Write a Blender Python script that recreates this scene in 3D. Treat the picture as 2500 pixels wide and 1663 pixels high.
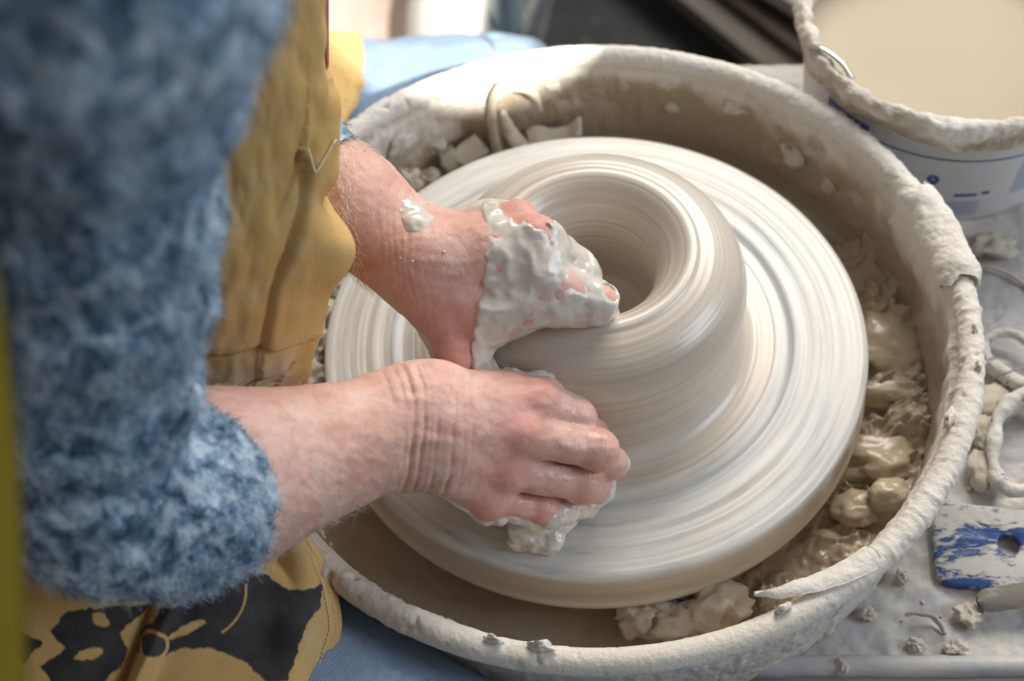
# Potter's hands throwing a clay form on a wheel.  World: metres, wheel axis = Z, top of the wheel bat = z 0.
import bpy, bmesh, math, random
import numpy as np
from mathutils import Matrix, Vector

for _o in list(bpy.data.objects):
    bpy.data.objects.remove(_o)
SC = bpy.context.scene
COL = SC.collection
R = math.radians
# ------------------------------------------------------------------ camera
cam_d = bpy.data.cameras.new('camera'); cam = bpy.data.objects.new('camera', cam_d); COL.objects.link(cam)
cam.matrix_world = Matrix(((0.998282, 0.013396, 0.057032, 0.0), (0.022036, 0.816148, -0.577422, -0.48983),
                           (-0.054282, 0.577687, 0.814451, 0.68443), (0, 0, 0, 1)))
cam_d.sensor_width = 36.0; cam_d.lens = 50.0; cam_d.clip_start = 0.02; cam_d.clip_end = 60.0
cam_d.dof.use_dof = True; cam_d.dof.focus_distance = 0.735; cam_d.dof.aperture_fstop = 5.8
SC.camera = cam
# ------------------------------------------------------------------ world: even, soft studio daylight
W = bpy.data.worlds.new('World'); SC.world = W; W.use_nodes = True
bg = W.node_tree.nodes['Background']; bg.inputs[0].default_value = (1.0, 0.94, 0.87, 1); bg.inputs[1].default_value = 0.15
# ------------------------------------------------------------------ lamps
def area(name, loc, aim, sx, sy, power, col):
    d = bpy.data.lights.new(name, 'AREA'); d.shape = 'RECTANGLE'; d.size = sx; d.size_y = sy; d.energy = power; d.color = col
    o = bpy.data.objects.new(name, d); COL.objects.link(o); o.location = loc
    o.rotation_euler = (Vector(aim) - Vector(loc)).to_track_quat('-Z', 'Y').to_euler(); return o
area('window_light', (0.55, 1.55, 1.45), (0, 0, 0), 1.5, 1.1, 44, (1.0, 0.95, 0.875))
area('side_window_light', (1.9, -0.25, 1.15), (0, 0, 0), 1.1, 1.0, 17, (0.74, 0.86, 1.0))
def spot(name, loc, aim, ang, blend, power, col, rad=.01):
    d = bpy.data.lights.new(name, 'SPOT'); d.energy = power; d.color = col; d.spot_size = R(ang); d.spot_blend = blend
    d.shadow_soft_size = rad
    o = bpy.data.objects.new(name, d); COL.objects.link(o); o.location = loc
    o.rotation_euler = (Vector(aim) - Vector(loc)).to_track_quat('-Z', 'Y').to_euler(); return o
spot('sunbeam', (0.45, -1.30, 1.55), (-0.095, 0.318, 0.0), 4.7, 0.05, 600, (1.0, 0.95, 0.86))
# ------------------------------------------------------------------ exposure
SC.view_settings.view_transform = 'Standard'; SC.view_settings.look = 'None'
SC.view_settings.exposure = 0.28; SC.view_settings.gamma = 1.0; SC.view_settings.use_curve_mapping = False
SC.render.engine = 'CYCLES'
SC.cycles.use_denoising = True; SC.cycles.max_bounces = 7; SC.cycles.diffuse_bounces = 4; SC.cycles.glossy_bounces = 3
SC.cycles.sample_clamp_indirect = 4.0; SC.cycles.use_adaptive_sampling = True; SC.cycles.adaptive_threshold = 0.02

# ================================================================== helpers: noise
_rs = np.random.RandomState(11)
_G = _rs.normal(size=(512, 3)); _G /= np.linalg.norm(_G, axis=1)[:, None]; _G = _G.astype(np.float32)
def pnoise(P, seed=0):
    P = np.asarray(P, np.float32); i = np.floor(P).astype(np.int64); f = P - i; f = f.astype(np.float32)
    u = f * f * f * (f * (f * 6 - 15) + 10); out = None
    for dx in (0, 1):
        for dy in (0, 1):
            for dz in (0, 1):
                h = ((i[..., 0] + dx) * 73856093) ^ ((i[..., 1] + dy) * 19349663) ^ ((i[..., 2] + dz) * 83492791) ^ (seed * 7919 + 1013)
                h = (h ^ (h >> 13)) * 1274126177 & 0x7fffffff
                g = _G[(h >> 7) & 511]
                d = g[..., 0] * (f[..., 0] - dx) + g[..., 1] * (f[..., 1] - dy) + g[..., 2] * (f[..., 2] - dz)
                w = (u[..., 0] if dx else 1 - u[..., 0]) * (u[..., 1] if dy else 1 - u[..., 1]) * (u[..., 2] if dz else 1 - u[..., 2])
                out = d * w if out is None else out + d * w
    return out * 1.6
def fbm(P, oct=4, seed=0, gain=.5):
    P = np.asarray(P, np.float32); o = 0; a = 1.
    for k in range(oct):
        o = o + a * pnoise(P * (2.03 ** k) + k * 17.3, seed + k); a *= gain
    return o
def sstep(a, b, x):
    t = np.clip((x - a) / (b - a), 0, 1); return t * t * (3 - 2 * t)

# ================================================================== helpers: objects
def link(o, parent=None):
    COL.objects.link(o)
    if parent is not None:
        o.parent = parent
        if parent.type == 'EMPTY':
            o.matrix_parent_inverse = Matrix.Translation(parent.location).inverted()
    return o
def mobj(name, V, F, mat=None, parent=None, smooth=True, attrs=None):
    me = bpy.data.meshes.new(name)
    V = np.asarray(V, np.float32); F = np.asarray(F, np.int32) if not isinstance(F, list) else F
    if isinstance(F, np.ndarray):
        n, k = F.shape
        me.vertices.add(len(V)); me.vertices.foreach_set('co', V.ravel())
        me.loops.add(n * k); me.loops.foreach_set('vertex_index', F.ravel())
        me.polygons.add(n); me.polygons.foreach_set('loop_start', np.arange(0, n * k, k, dtype=np.int32))
        me.update(calc_edges=True)
    else:
        me.from_pydata([tuple(v) for v in V], [], F)
    me.validate()
    if smooth: me.polygons.foreach_set('use_smooth', np.ones(len(me.polygons), bool))
    for k, a in (attrs or {}).items():
        at = me.attributes.new(k, 'FLOAT', 'POINT'); at.data.foreach_set('value', np.asarray(a, np.float32))
    if mat: me.materials.append(mat)
    return link(bpy.data.objects.new(name, me), parent)
def thing(name, label, cat, loc=(0, 0, 0), group=None):
    o = bpy.data.objects.new(name, None); o.empty_display_size = .02; o.location = loc; COL.objects.link(o)
    return tag(o, label, cat, group)
def tag(o, label, cat, group=None, kind=None):
    if label: o['label'] = label
    if cat: o['category'] = cat
    if group: o['group'] = group
    if kind: o['kind'] = kind
    return o
def grid_faces(nu, nv, wrap_u=False, wrap_v=False):
    a = np.arange(nu * nv).reshape(nu, nv)
    if wrap_u: a = np.vstack([a, a[:1]])
    if wrap_v: a = np.hstack([a, a[:, :1]])
    return np.stack([a[:-1, :-1], a[1:, :-1], a[1:, 1:], a[:-1, 1:]], -1).reshape(-1, 4)
def resample(pts, n):
    """Catmull-Rom through control points, n samples at even arc length (any dimension)."""
    p = np.asarray(pts, float); m = len(p); q = np.vstack([2 * p[0] - p[1], p, 2 * p[-1] - p[-2]]); out = []
    for i in range(m - 1):
        t = np.linspace(0, 1, 24, endpoint=False)[:, None]; a, b, c, d = q[i:i + 4]
        out.append(.5 * ((2 * b) + (c - a) * t + (2 * a - 5 * b + 4 * c - d) * t ** 2 + (3 * b - a - 3 * c + d) * t ** 3))
    out.append(p[-1:]); o = np.vstack(out); s = np.r_[0, np.cumsum(np.linalg.norm(np.diff(o[:, :3], axis=0), axis=1))]
    k = np.linspace(0, s[-1], n); return np.stack([np.interp(k, s, o[:, j]) for j in range(o.shape[1])], 1)
def polyline(pts, n):
    p = np.asarray(pts, float); s = np.r_[0, np.cumsum(np.linalg.norm(np.diff(p, axis=0), axis=1))]
    k = np.linspace(0, s[-1], n); return np.stack([np.interp(k, s, p[:, j]) for j in range(p.shape[1])], 1)
def frames(C):
    T = np.gradient(C, axis=0); T /= np.linalg.norm(T, axis=1)[:, None] + 1e-12
    n = np.cross(T[0], (0, 0, 1.)); n = n if np.linalg.norm(n) > 1e-3 else np.cross(T[0], (0, 1., 0)); n /= np.linalg.norm(n)
    Ns = []
    for t in T:
        n = n - t * (n @ t); n = n / np.linalg.norm(n); Ns.append(n)
    Ns = np.array(Ns); return T, Ns, np.cross(T, Ns)
def tube(C, rad, nseg=16, flat=1.0, noise=0, nscale=100, seed=0, cap=True):
    """Swept tube along C; rad scalar or array."""
    C = np.asarray(C, float); n = len(C); rad = np.broadcast_to(rad, n).astype(float).copy()
    T, N, B = frames(C); a = np.linspace(0, 2 * np.pi, nseg, endpoint=False)
    if cap:
        C = np.vstack([C[:1], C, C[-1:]]); rad = np.r_[1e-5, rad, 1e-5]; N = np.vstack([N[:1], N, N[-1:]]); B = np.vstack([B[:1], B, B[-1:]])
    D = np.cos(a)[None, :, None] * N[:, None] + np.sin(a)[None, :, None] * B[:, None] * flat
    V = C[:, None] + D * rad[:, None, None]
    if noise: V = V + D * (fbm(V.reshape(-1, 3) * nscale, 3, seed).reshape(V.shape[:2]) * noise * np.minimum(1, rad[:, None] / rad.max() + .0))[..., None]
    return V.reshape(-1, 3), grid_faces(len(C), nseg, wrap_v=True)
def lathe(prof, n=256, th0=0., th1=None):
    prof = np.asarray(prof, float)
    full = th1 is None; th = np.linspace(0, 2 * np.pi, n, endpoint=False) if full else np.linspace(th0, th1, n)
    V = np.stack([np.cos(th)[:, None] * prof[None, :, 0], np.sin(th)[:, None] * prof[None, :, 0], np.broadcast_to(prof[None, :, 1], (n, len(prof)))], -1)
    return V, grid_faces(n, len(prof), wrap_u=full), th
def grid_normals(V, wrap_u=False):
    if wrap_u: du = np.roll(V, -1, 0) - np.roll(V, 1, 0)
    else: du = np.gradient(V, axis=0)
    dv = np.gradient(V, axis=1); n = np.cross(du, dv); return n / (np.linalg.norm(n, axis=-1, keepdims=True) + 1e-12)
def vnormals(V, F):
    a, b, c, d = (V[F[:, k]] for k in range(4)); fn = np.cross(c - a, d - b); n = np.zeros_like(V)
    for k in range(4): np.add.at(n, F[:, k], fn)
    return n / (np.linalg.norm(n, axis=1)[:, None] + 1e-12)
def sheet(P, thick):
    """Closed sheet of given thickness from a grid of points (nu,nv,3)."""
    n = grid_normals(P); nu, nv = P.shape[:2]; t = np.broadcast_to(np.asarray(thick, float), (nu, nv))[..., None]
    V = np.vstack([(P + n * t / 2).reshape(-1, 3), (P - n * t / 2).reshape(-1, 3)]); f = grid_faces(nu, nv); m = nu * nv
    a = np.arange(m).reshape(nu, nv); ring = np.r_[a[0, :], a[1:, -1], a[-1, -2::-1], a[-2:0:-1, 0]]
    r2 = np.roll(ring, -1); side = np.stack([ring, ring + m, r2 + m, r2], 1)
    return V, np.vstack([f, f[:, ::-1] + m, side])
def blob(size, seed, rough=.35, scale=3., sub=3, squash=(1, 1, 1), ridged=.0, loc=(0, 0, 0), rot=None, floor=None):
    bm = bmesh.new(); bmesh.ops.create_icosphere(bm, subdivisions=sub, radius=1.0)
    V = np.array([v.co[:] for v in bm.verts]); F = [[v.index for v in f.verts] for f in bm.faces]; bm.free()
    n = fbm(V * scale * .8 + seed * 7.7, 2, seed); r = 1 + rough * n + .075 * fbm(V * scale * 4.3 + seed, 3, seed + 2)
    if ridged: r = r + ridged * (.42 - np.sqrt(np.abs(fbm(V * scale * .85 + seed * 3.1, 2, seed + 5, .4)) + .002)) * 2.2
    V = V * r[:, None] * np.array(squash)
    if rot is not None: V = V @ np.array(rot)
    V = V * size + np.array(loc)
    if floor is not None: V[:, 2] = np.maximum(V[:, 2], floor)
    return V, np.array(F)
def rotz(a): c, s = math.cos(a), math.sin(a); return np.array(((c, s, 0), (-s, c, 0), (0, 0, 1)))

# ================================================================== helpers: surface nets on a sampled distance field
def surface_nets(D, org, h):
    S = D < 0; nx, ny, nz = D.shape
    c = np.zeros((nx - 1, ny - 1, nz - 1), np.int8)
    for dx in (0, 1):
        for dy in (0, 1):
            for dz in (0, 1): c += S[dx:nx - 1 + dx, dy:ny - 1 + dy, dz:nz - 1 + dz]
    act = np.argwhere((c > 0) & (c < 8)); ids = -np.ones(c.shape, np.int32); ids[tuple(act.T)] = np.arange(len(act))
    P = np.zeros((len(act), 3), np.float32); cnt = np.zeros(len(act), np.float32)
    cor = [(a, b, d) for a in (0, 1) for b in (0, 1) for d in (0, 1)]
    val = {k: D[act[:, 0] + k[0], act[:, 1] + k[1], act[:, 2] + k[2]] for k in cor}
    for k in cor:
        for ax in range(3):
            if k[ax] == 0:
                k2 = tuple(k[j] + (j == ax) for j in range(3)); v0, v1 = val[k], val[k2]; m = (v0 < 0) != (v1 < 0)
                t = np.where(m, v0 / np.where(m, v0 - v1, 1), 0); q = np.tile(np.array(k, np.float32), (len(act), 1)); q[:, ax] += t
                P += q * m[:, None]; cnt += m
    P = (P / cnt[:, None] + act) * h + np.asarray(org, np.float32); fs = []
    for ax in range(3):
        b, d = (ax + 1) % 3, (ax + 2) % 3; sl0 = [slice(None)] * 3; sl1 = [slice(None)] * 3
        sl0[ax] = slice(0, -1); sl1[ax] = slice(1, None)
        for s in (sl0, sl1): s[b] = slice(1, -1); s[d] = slice(1, -1)
        s0, s1 = S[tuple(sl0)], S[tuple(sl1)]
        for flip in (False, True):
            e = np.argwhere((s0 & ~s1) if not flip else (~s0 & s1)); e[:, b] += 1; e[:, d] += 1
            def cell(ob, od):
                q = e.copy(); q[:, b] += ob; q[:, d] += od; return ids[tuple(q.T)]
            f = np.stack([cell(-1, -1), cell(0, -1), cell(0, 0), cell(-1, 0)], 1); fs.append(f if not flip else f[:, ::-1])
    return P, np.vstack(fs)
def gridpts(lo, hi, h):
    ax = [np.arange(lo[k], hi[k] + h, h, dtype=np.float32) for k in range(3)]
    return np.stack(np.meshgrid(*ax, indexing='ij'), -1)
def cone(X, a, b, r0, r1):
    a = np.asarray(a, np.float32); d = np.asarray(b, np.float32) - a; L2 = float(d @ d) + 1e-12; q = X - a
    t = np.clip((q @ d) / L2, 0, 1); q = q - t[..., None] * d
    return np.sqrt((q * q).sum(-1)) - (r0 + (r1 - r0) * t)
def ball(X, c, r): q = X - np.asarray(c, np.float32); return np.sqrt((q * q).sum(-1)) - r
def smin(a, b, k):
    h = np.clip(1 - np.abs(a - b) / k, 0, 1); return np.minimum(a, b) - h * h * k * .25
def smins(L, k):
    o = L[0]
    for x in L[1:]: o = smin(o, x, k)
    return o

# ================================================================== helpers: node materials
class M:
    def __init__(s, name):
        s.m = bpy.data.materials.new(name); s.m.use_nodes = True; s.t = s.m.node_tree; s.b = s.t.nodes['Principled BSDF']
        s.tc = s.t.nodes.new('ShaderNodeTexCoord').outputs['Object']
    def n(s, typ, ins=None, **kw):
        nd = s.t.nodes.new(typ)
        for k, v in kw.items(): setattr(nd, k, v)
        for k, v in (ins or {}).items(): s.put(nd.inputs[k], v)
        return nd
    def put(s, sock, v):
        if isinstance(v, bpy.types.NodeSocket): s.t.links.new(v, sock)
        elif isinstance(v, (tuple, list)) and sock.type == 'RGBA' and len(v) == 3: sock.default_value = (*v, 1)
        else: sock.default_value = v
    def set(s, **kw):
        al = dict(col='Base Color', rough='Roughness', coat='Coat Weight', coatr='Coat Roughness', sss='Subsurface Weight', spec='Specular IOR Level',
                  nrm='Normal', sheen='Sheen Weight', trans='Transmission Weight', metal='Metallic', ior='IOR', alpha='Alpha')
        for k, v in kw.items(): s.put(s.b.inputs[al.get(k, k)], v)
        return s
    def mp(s, scale=(1, 1, 1), rot=(0, 0, 0), vec=None):
        return s.n('ShaderNodeMapping', {'Vector': vec or s.tc, 'Scale': scale, 'Rotation': rot}).outputs[0]
    def noise(s, scale, detail=4, rough=.55, vec=None, dist=0):
        return s.n('ShaderNodeTexNoise', {'Vector': vec or s.tc, 'Scale': scale, 'Detail': detail, 'Roughness': rough, 'Distortion': dist}).outputs[0]
    def vor(s, scale, vec=None, feature='F1', out='Distance', rnd=1.):
        return s.n('ShaderNodeTexVoronoi', {'Vector': vec or s.tc, 'Scale': scale, 'Randomness': rnd}, feature=feature).outputs[out]
    def ramp(s, x, stops):
        nd = s.n('ShaderNodeValToRGB', {'Fac': x}); e = nd.color_ramp.elements
        while len(e) < len(stops): e.new(.5)
        for k, (p, c) in enumerate(stops):
            e[k].position = p; e[k].color = (*c, 1) if isinstance(c, tuple) else (c, c, c, 1)
        return nd.outputs[0]
    def mix(s, f, a, b, mode='MIX'):
        nd = s.n('ShaderNodeMix', data_type='RGBA', blend_type=mode); s.put(nd.inputs['Factor'], f); s.put(nd.inputs[6], a); s.put(nd.inputs[7], b)
        return nd.outputs[2]
    def math(s, op, a, b=0., clamp=False):
        nd = s.n('ShaderNodeMath', operation=op, use_clamp=clamp); s.put(nd.inputs[0], a); s.put(nd.inputs[1], b); return nd.outputs[0]
    def attr(s, name): return s.n('ShaderNodeAttribute', attribute_name=name).outputs['Fac']
    def sep(s, vec=None):
        return s.n('ShaderNodeSeparateXYZ', {0: vec or s.tc}).outputs
    def bump(s, h, dist, strength=1., prev=None):
        nd = s.n('ShaderNodeBump', {'Height': h, 'Distance': dist, 'Strength': strength})
        if prev is not None: s.t.links.new(prev, nd.inputs['Normal'])
        return nd.outputs[0]

# ================================================================== materials
def clay_mat(name, dry, wet, rough_dry=.8, rough_wet=.28, bumpd=.0006, bscale=420, wetattr=True, wetval=0., coat=.0, cracks=False):
    m = M(name); w = m.attr('wet') if wetattr else wetval
    n1 = m.noise(60, 5, .6); n2 = m.noise(bscale, 4, .6); n3 = m.noise(14, 3)
    c = m.mix(w, dry, wet)
    c = m.mix(m.math('MULTIPLY', n1, .55), c, m.mix(.5, c, (.93, .90, .84), 'MULTIPLY') if not wetattr else m.mix(1, c, (.82, .77, .69), 'MULTIPLY'))
    c = m.mix(m.ramp(n3, [(.42, 0.), (.62, .35)]), c, m.mix(1, c, (.88, .80, .70), 'MULTIPLY'))
    r = m.n('ShaderNodeMapRange', {0: w, 3: rough_dry, 4: rough_wet}).outputs[0] if wetattr else (rough_wet if wetval > .5 else rough_dry)
    nb = m.bump(n2, bumpd, .8)
    if cracks:
        e = m.vor(55, m.mp(vec=m.n('ShaderNodeVectorMath', {0: m.tc, 1: m.n('ShaderNodeTexNoise', {'Vector': m.tc, 'Scale': 40.}).outputs['Color']}, operation='ADD').outputs[0]), 'DISTANCE_TO_EDGE')
        nb = m.bump(m.ramp(e, [(0, 0.), (.02, 1.)]), .0004, .5, nb)
    m.set(col=c, rough=r, nrm=nb, spec=.4)
    if wetattr: m.set(coat=m.math('MULTIPLY', w, .35), coatr=.12)
    elif coat: m.set(coat=coat, coatr=.1)
    return m.m
DRY, WET = (.85, .815, .755), (.49, .405, .305)
MAT_PAN = clay_mat('caked_clay', DRY, WET, cracks=True, bumpd=.0011, bscale=330)
MAT_SLURRY = clay_mat('wet_slurry', (.56, .475, .365), (.50, .415, .31), rough_dry=.35, rough_wet=.12, bumpd=.0008, bscale=160)
MAT_SCRAP = clay_mat('clay_scrap', (.60, .54, .45), WET, wetattr=False, wetval=0., rough_dry=.6, bumpd=.0008, bscale=300)
MAT_SCRAPWET = clay_mat('wet_clay_scrap', (.55, .455, .325), (.55, .455, .325), wetattr=False, wetval=1., rough_wet=.2, bumpd=.0006, bscale=300, coat=.3)

def spun_mat(name, cols, ringscale, rough=.34, swirl=1.2, vertical=False, bumpd=.00025, coat=.4, tan=None):
    """wet clay with concentric throwing marks: noise sampled on (cos, sin, radius, height)"""
    m = M(name); x, y, z = m.sep()[:3]
    r = m.math('SQRT', m.math('ADD', m.math('MULTIPLY', x, x), m.math('MULTIPLY', y, y))); rr = m.math('MAXIMUM', r, .004)
    cx = m.math('DIVIDE', x, rr); cy = m.math('DIVIDE', y, rr)
    q = m.math('ADD', r, m.math('MULTIPLY', z, 1.3 if vertical else .8))
    def vec(a, b): return m.n('ShaderNodeCombineXYZ', {0: m.math('MULTIPLY', cx, a), 1: m.math('MULTIPLY', cy, a), 2: m.math('MULTIPLY', q, b)}).outputs[0]
    n1 = m.noise(1, 4, .6, vec(swirl, ringscale)); n2 = m.noise(1, 3, .6, vec(swirl * 1.8, ringscale * 3.7)); n3 = m.noise(1, 3, .55, vec(swirl * .9, ringscale * .33))
    n4 = m.noise(1, 4, .6, vec(swirl * 4.5, ringscale * 1.2))
    c = m.ramp(n1, [(.27, cols[0]), (.45, cols[1]), (.62, cols[2]), (.80, cols[1])])
    c = m.mix(m.ramp(n3, [(.45, 0.), (.7, .55)]), c, cols[3]); c = m.mix(m.ramp(n2, [(.5, 0.), (.75, .5)]), c, cols[2])
    c = m.mix(m.ramp(n4, [(.55, 0.), (.72, .45)]), c, cols[1])
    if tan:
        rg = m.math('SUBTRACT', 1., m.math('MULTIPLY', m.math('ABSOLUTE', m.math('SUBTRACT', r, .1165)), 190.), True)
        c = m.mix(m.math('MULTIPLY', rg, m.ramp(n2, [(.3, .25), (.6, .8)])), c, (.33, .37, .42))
        c = m.mix(m.n('ShaderNodeMapRange', {0: z, 1: -.002, 2: -.008, 3: 0., 4: .8}).outputs[0], c, m.mix(n1, tan[0], tan[1]))  # bat side tinted tan: wet slip, with shade and reflection put into the colour
    nb = m.bump(n1, bumpd * 2, .7); nb = m.bump(n2, bumpd, .7, nb)
    m.set(col=c, rough=m.n('ShaderNodeMapRange', {0: n1, 1: .3, 2: .7, 3: rough - .09, 4: rough + .12}).outputs[0], nrm=nb, coat=coat, coatr=.22, spec=.5); return m.m
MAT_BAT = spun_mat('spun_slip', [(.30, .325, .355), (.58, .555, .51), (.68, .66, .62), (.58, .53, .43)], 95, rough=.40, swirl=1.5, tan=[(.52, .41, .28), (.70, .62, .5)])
MAT_POT = spun_mat('thrown_clay', [(.49, .415, .33), (.585, .51, .42), (.64, .575, .495), (.53, .445, .345)], 330, rough=.34, swirl=.28, vertical=True, bumpd=.00012, coat=.6)
def flat_mat(name, col, rough=.6, **kw):
    m = M(name); n = m.noise(kw.pop('ns', 40), 4); v = kw.pop('var', .18)
    m.set(col=m.mix(n, tuple(c * (1 - v) for c in col), tuple(min(1, c * (1 + v)) for c in col)), rough=rough, nrm=m.bump(m.noise(kw.pop('bs', 300), 3), kw.pop('bd', .0003), .6), **kw); return m.m

# ================================================================== floor
m = M('dark_floor'); c = m.ramp(m.noise(30, 6, .7), [(.3, (.022, .023, .024)), (.7, (.045, .046, .047))])
c = m.mix(m.ramp(m.vor(18), [(.05, .6), (.09, 0.)]), c, (.16, .15, .14)); m.set(col=c, rough=.9, nrm=m.bump(m.noise(200), .002))
tag(mobj('floor', [(-6, -6, -.72), (6, -6, -.72), (6, 6, -.72), (-6, 6, -.72)], np.array([[0, 1, 2, 3]]), m.m, smooth=False), None, None, kind='structure')

# ================================================================== wheel table (grey plastic tray round the pan, bits of clay dried on)
wt = thing('wheel_table', 'pale grey plastic wheel table smeared with dried slip around the pan', 'wheel table', (.25, 0, -.72))
nx, ny = 330, 250; xs = np.linspace(-.05, .60, nx); ys = np.linspace(-.178, .285, ny); XY = np.stack(np.meshgrid(xs, ys, indexing='ij'), -1)
P3 = np.concatenate([XY, np.zeros((nx, ny, 1))], -1); h = fbm(P3 * 55, 4, 3) * .0013 + fbm(P3 * 300, 3, 6) * .0005 + np.maximum(0, fbm(P3 * 26 + 4, 3, 9) - .35) * .006
h += np.maximum(0, pnoise(P3 * 210, 4) - .42) * .004
P3[..., 2] = -.062 + h; V = P3.reshape(-1, 3)
m = M('table_top'); base = m.mix(m.noise(9, 4), (.44, .44, .465), (.49, .465, .44)); clay = (.56, .525, .465)
c = m.mix(m.ramp(m.noise(22, 6, .65, dist=.6), [(.46, 0.), (.60, .85)]), base, clay); c = m.mix(m.ramp(m.noise(7, 4), [(.52, 0.), (.72, .6)]), c, (.50, .43, .36))
c = m.mix(m.ramp(m.vor(190), [(.07, .7), (.13, 0.)]), c, (.42, .37, .32))
m.set(col=c, rough=m.ramp(m.noise(30), [(.3, .35), (.7, .7)]), nrm=m.bump(m.noise(260, 5), .0006, .7)); MAT_TABLE = m.m
mobj('top', V, grid_faces(nx, ny), MAT_TABLE, wt)
cs = polyline([(-.05, -.183, -.0605), (.60, -.183, -.0605)], 120); V, F = tube(cs, .0062, 14, noise=.0006, nscale=90, seed=3); mobj('raised_edge', V, F, MAT_TABLE, wt)
def boxv(lo, hi):
    V = [(x, y, z) for x in (lo[0], hi[0]) for y in (lo[1], hi[1]) for z in (lo[2], hi[2])]
    return V, np.array([(0, 1, 3, 2), (4, 6, 7, 5), (0, 4, 5, 1), (2, 3, 7, 6), (0, 2, 6, 4), (1, 5, 7, 3)])
V, F = boxv((-.045, -.1875, -.20), (.60, -.165, -.064)); mobj('front_panel', V, F, flat_mat('table_side', (.50, .45, .38), .6, var=.25), wt, smooth=False)
V, F = boxv((-.045, .265, -.20), (.60, .283, -.066)); mobj('back_panel', V, F, bpy.data.materials['table_side'], wt, smooth=False)
V, F = boxv((-.043, -.16, -.70), (.03, .26, -.075)); mobj('housing', V, F, bpy.data.materials['table_side'], wt, smooth=False)
for x0, y0 in ((.53, -.15), (.53, .2)):
    V, F = boxv((x0, y0, -.72), (x0 + .05, y0 + .05, -.068)); mobj('leg', V, F, bpy.data.materials['table_side'], wt, smooth=False)

# ================================================================== splash pan
sp = thing('splash_pan', 'round white splash pan caked with dry and wet clay, around the spinning bat', 'splash pan', (0, 0, -.062))
bead = [(.2132 + .0070 * math.cos(R(a)), .0186 + .0072 * math.sin(R(a))) for a in np.linspace(205, -62, 34)]
prof = np.vstack([polyline([(.03, -.057), (.17, -.057), (.192, -.0555), (.1985, -.051), (.2015, -.042), (.2035, -.01), (.2042, .012)], 110), bead,
                  polyline([(.2112, .007), (.2090, .003), (.2072, -.0615)], 40)])
NT = 1150; V, F, th = lathe(prof, NT); N = grid_normals(V, True)
cen = np.stack([np.cos(th), np.sin(th)], -1); out = np.einsum('ijk,ik->ij', N[..., :2], cen)
if out[0, -10] < 0: N = -N; out = -out
Vf = V.reshape(-1, 3); z = V[..., 2]; rad = np.hypot(V[..., 0], V[..., 1]); TH = np.broadcast_to(th[:, None], z.shape)
def angw(c, w):  # smooth window in angle (degrees)
    d = (np.degrees(TH) - c + 180) % 360 - 180; return np.exp(-(d / w) ** 2)
lump = fbm(Vf * 38, 5, 21).reshape(z.shape); fine = fbm(Vf * 190, 4, 31).reshape(z.shape); big = fbm(Vf * 14, 3, 41).reshape(z.shape)
Pst = V.copy(); Pst[..., 2] *= .35; streak = fbm(Pst.reshape(-1, 3) * 75, 4, 51).reshape(z.shape)
Prim = np.stack([TH * 10, (rad - .21) * 200, z * 260], -1); comb = fbm(Prim.reshape(-1, 3) * np.array((6.0, .35, .35)), 3, 61).reshape(z.shape)
inner = sstep(-.05, -.035, z) * (1 - sstep(.008, .02, z)) * (rad < .2062); rimw = sstep(.008, .016, z); outer = (rad > .2062) * (1 - rimw)
crust = np.clip(.25 + .8 * angw(25, 40) + .7 * angw(145, 25) + .7 * angw(228, 25) + .25 * angw(-20, 30), 0, 1.3)
d = inner * (.0012 + .0034 * np.maximum(lump - .05, 0) * crust + .0011 * streak + .0004 * fine)
front = angw(-95, 48); d += rimw * (1 - .7 * front) * (.0005 + .0007 * np.maximum(lump, -.3) * crust + .00045 * fine * (.25 + crust) + .0006 * 2.2 * np.maximum(comb - .05, 0) * (angw(0, 28) + angw(-40, 22) + .5 * angw(60, 30)) +   .0008 * big)
d -= rimw * np.maximum(0, pnoise(Vf * 150, 77).reshape(z.shape) - .46) * .0075 * (.3 + crust)   # pits
d += rimw * .0048 * np.maximum(lump + .1, 0) * angw(229, 17)                            # rough wet crust on the front-left rim
d += outer * (.0007 * lump + .0006 * fine + .0025 * np.maximum(streak - .2, 0) * (1 - sstep(-.02, .005, z)))
d += (rad < .2) * (z < -.05) * (.0009 * lump + .0003 * fine)
V = V + N * d[..., None]
wet = np.clip((1 - sstep(-.024, .014, z + .012 * big)) * (rad < .2062) + .55 * angw(229, 16) * rimw + .18 * (lump < -.1) * inner, 0, 1)
wet = np.where(rad > .2062, np.maximum(wet * rimw, .30 * outer * sstep(.0, -.05, z)), wet)
wet = np.clip(wet + .5 * inner * angw(75, 50) * sstep(.3, -.3, lump), 0, 1)
mobj('pan_shell', V.reshape(-1, 3), F, MAT_PAN, sp, attrs={'wet': wet.ravel()})
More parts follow.
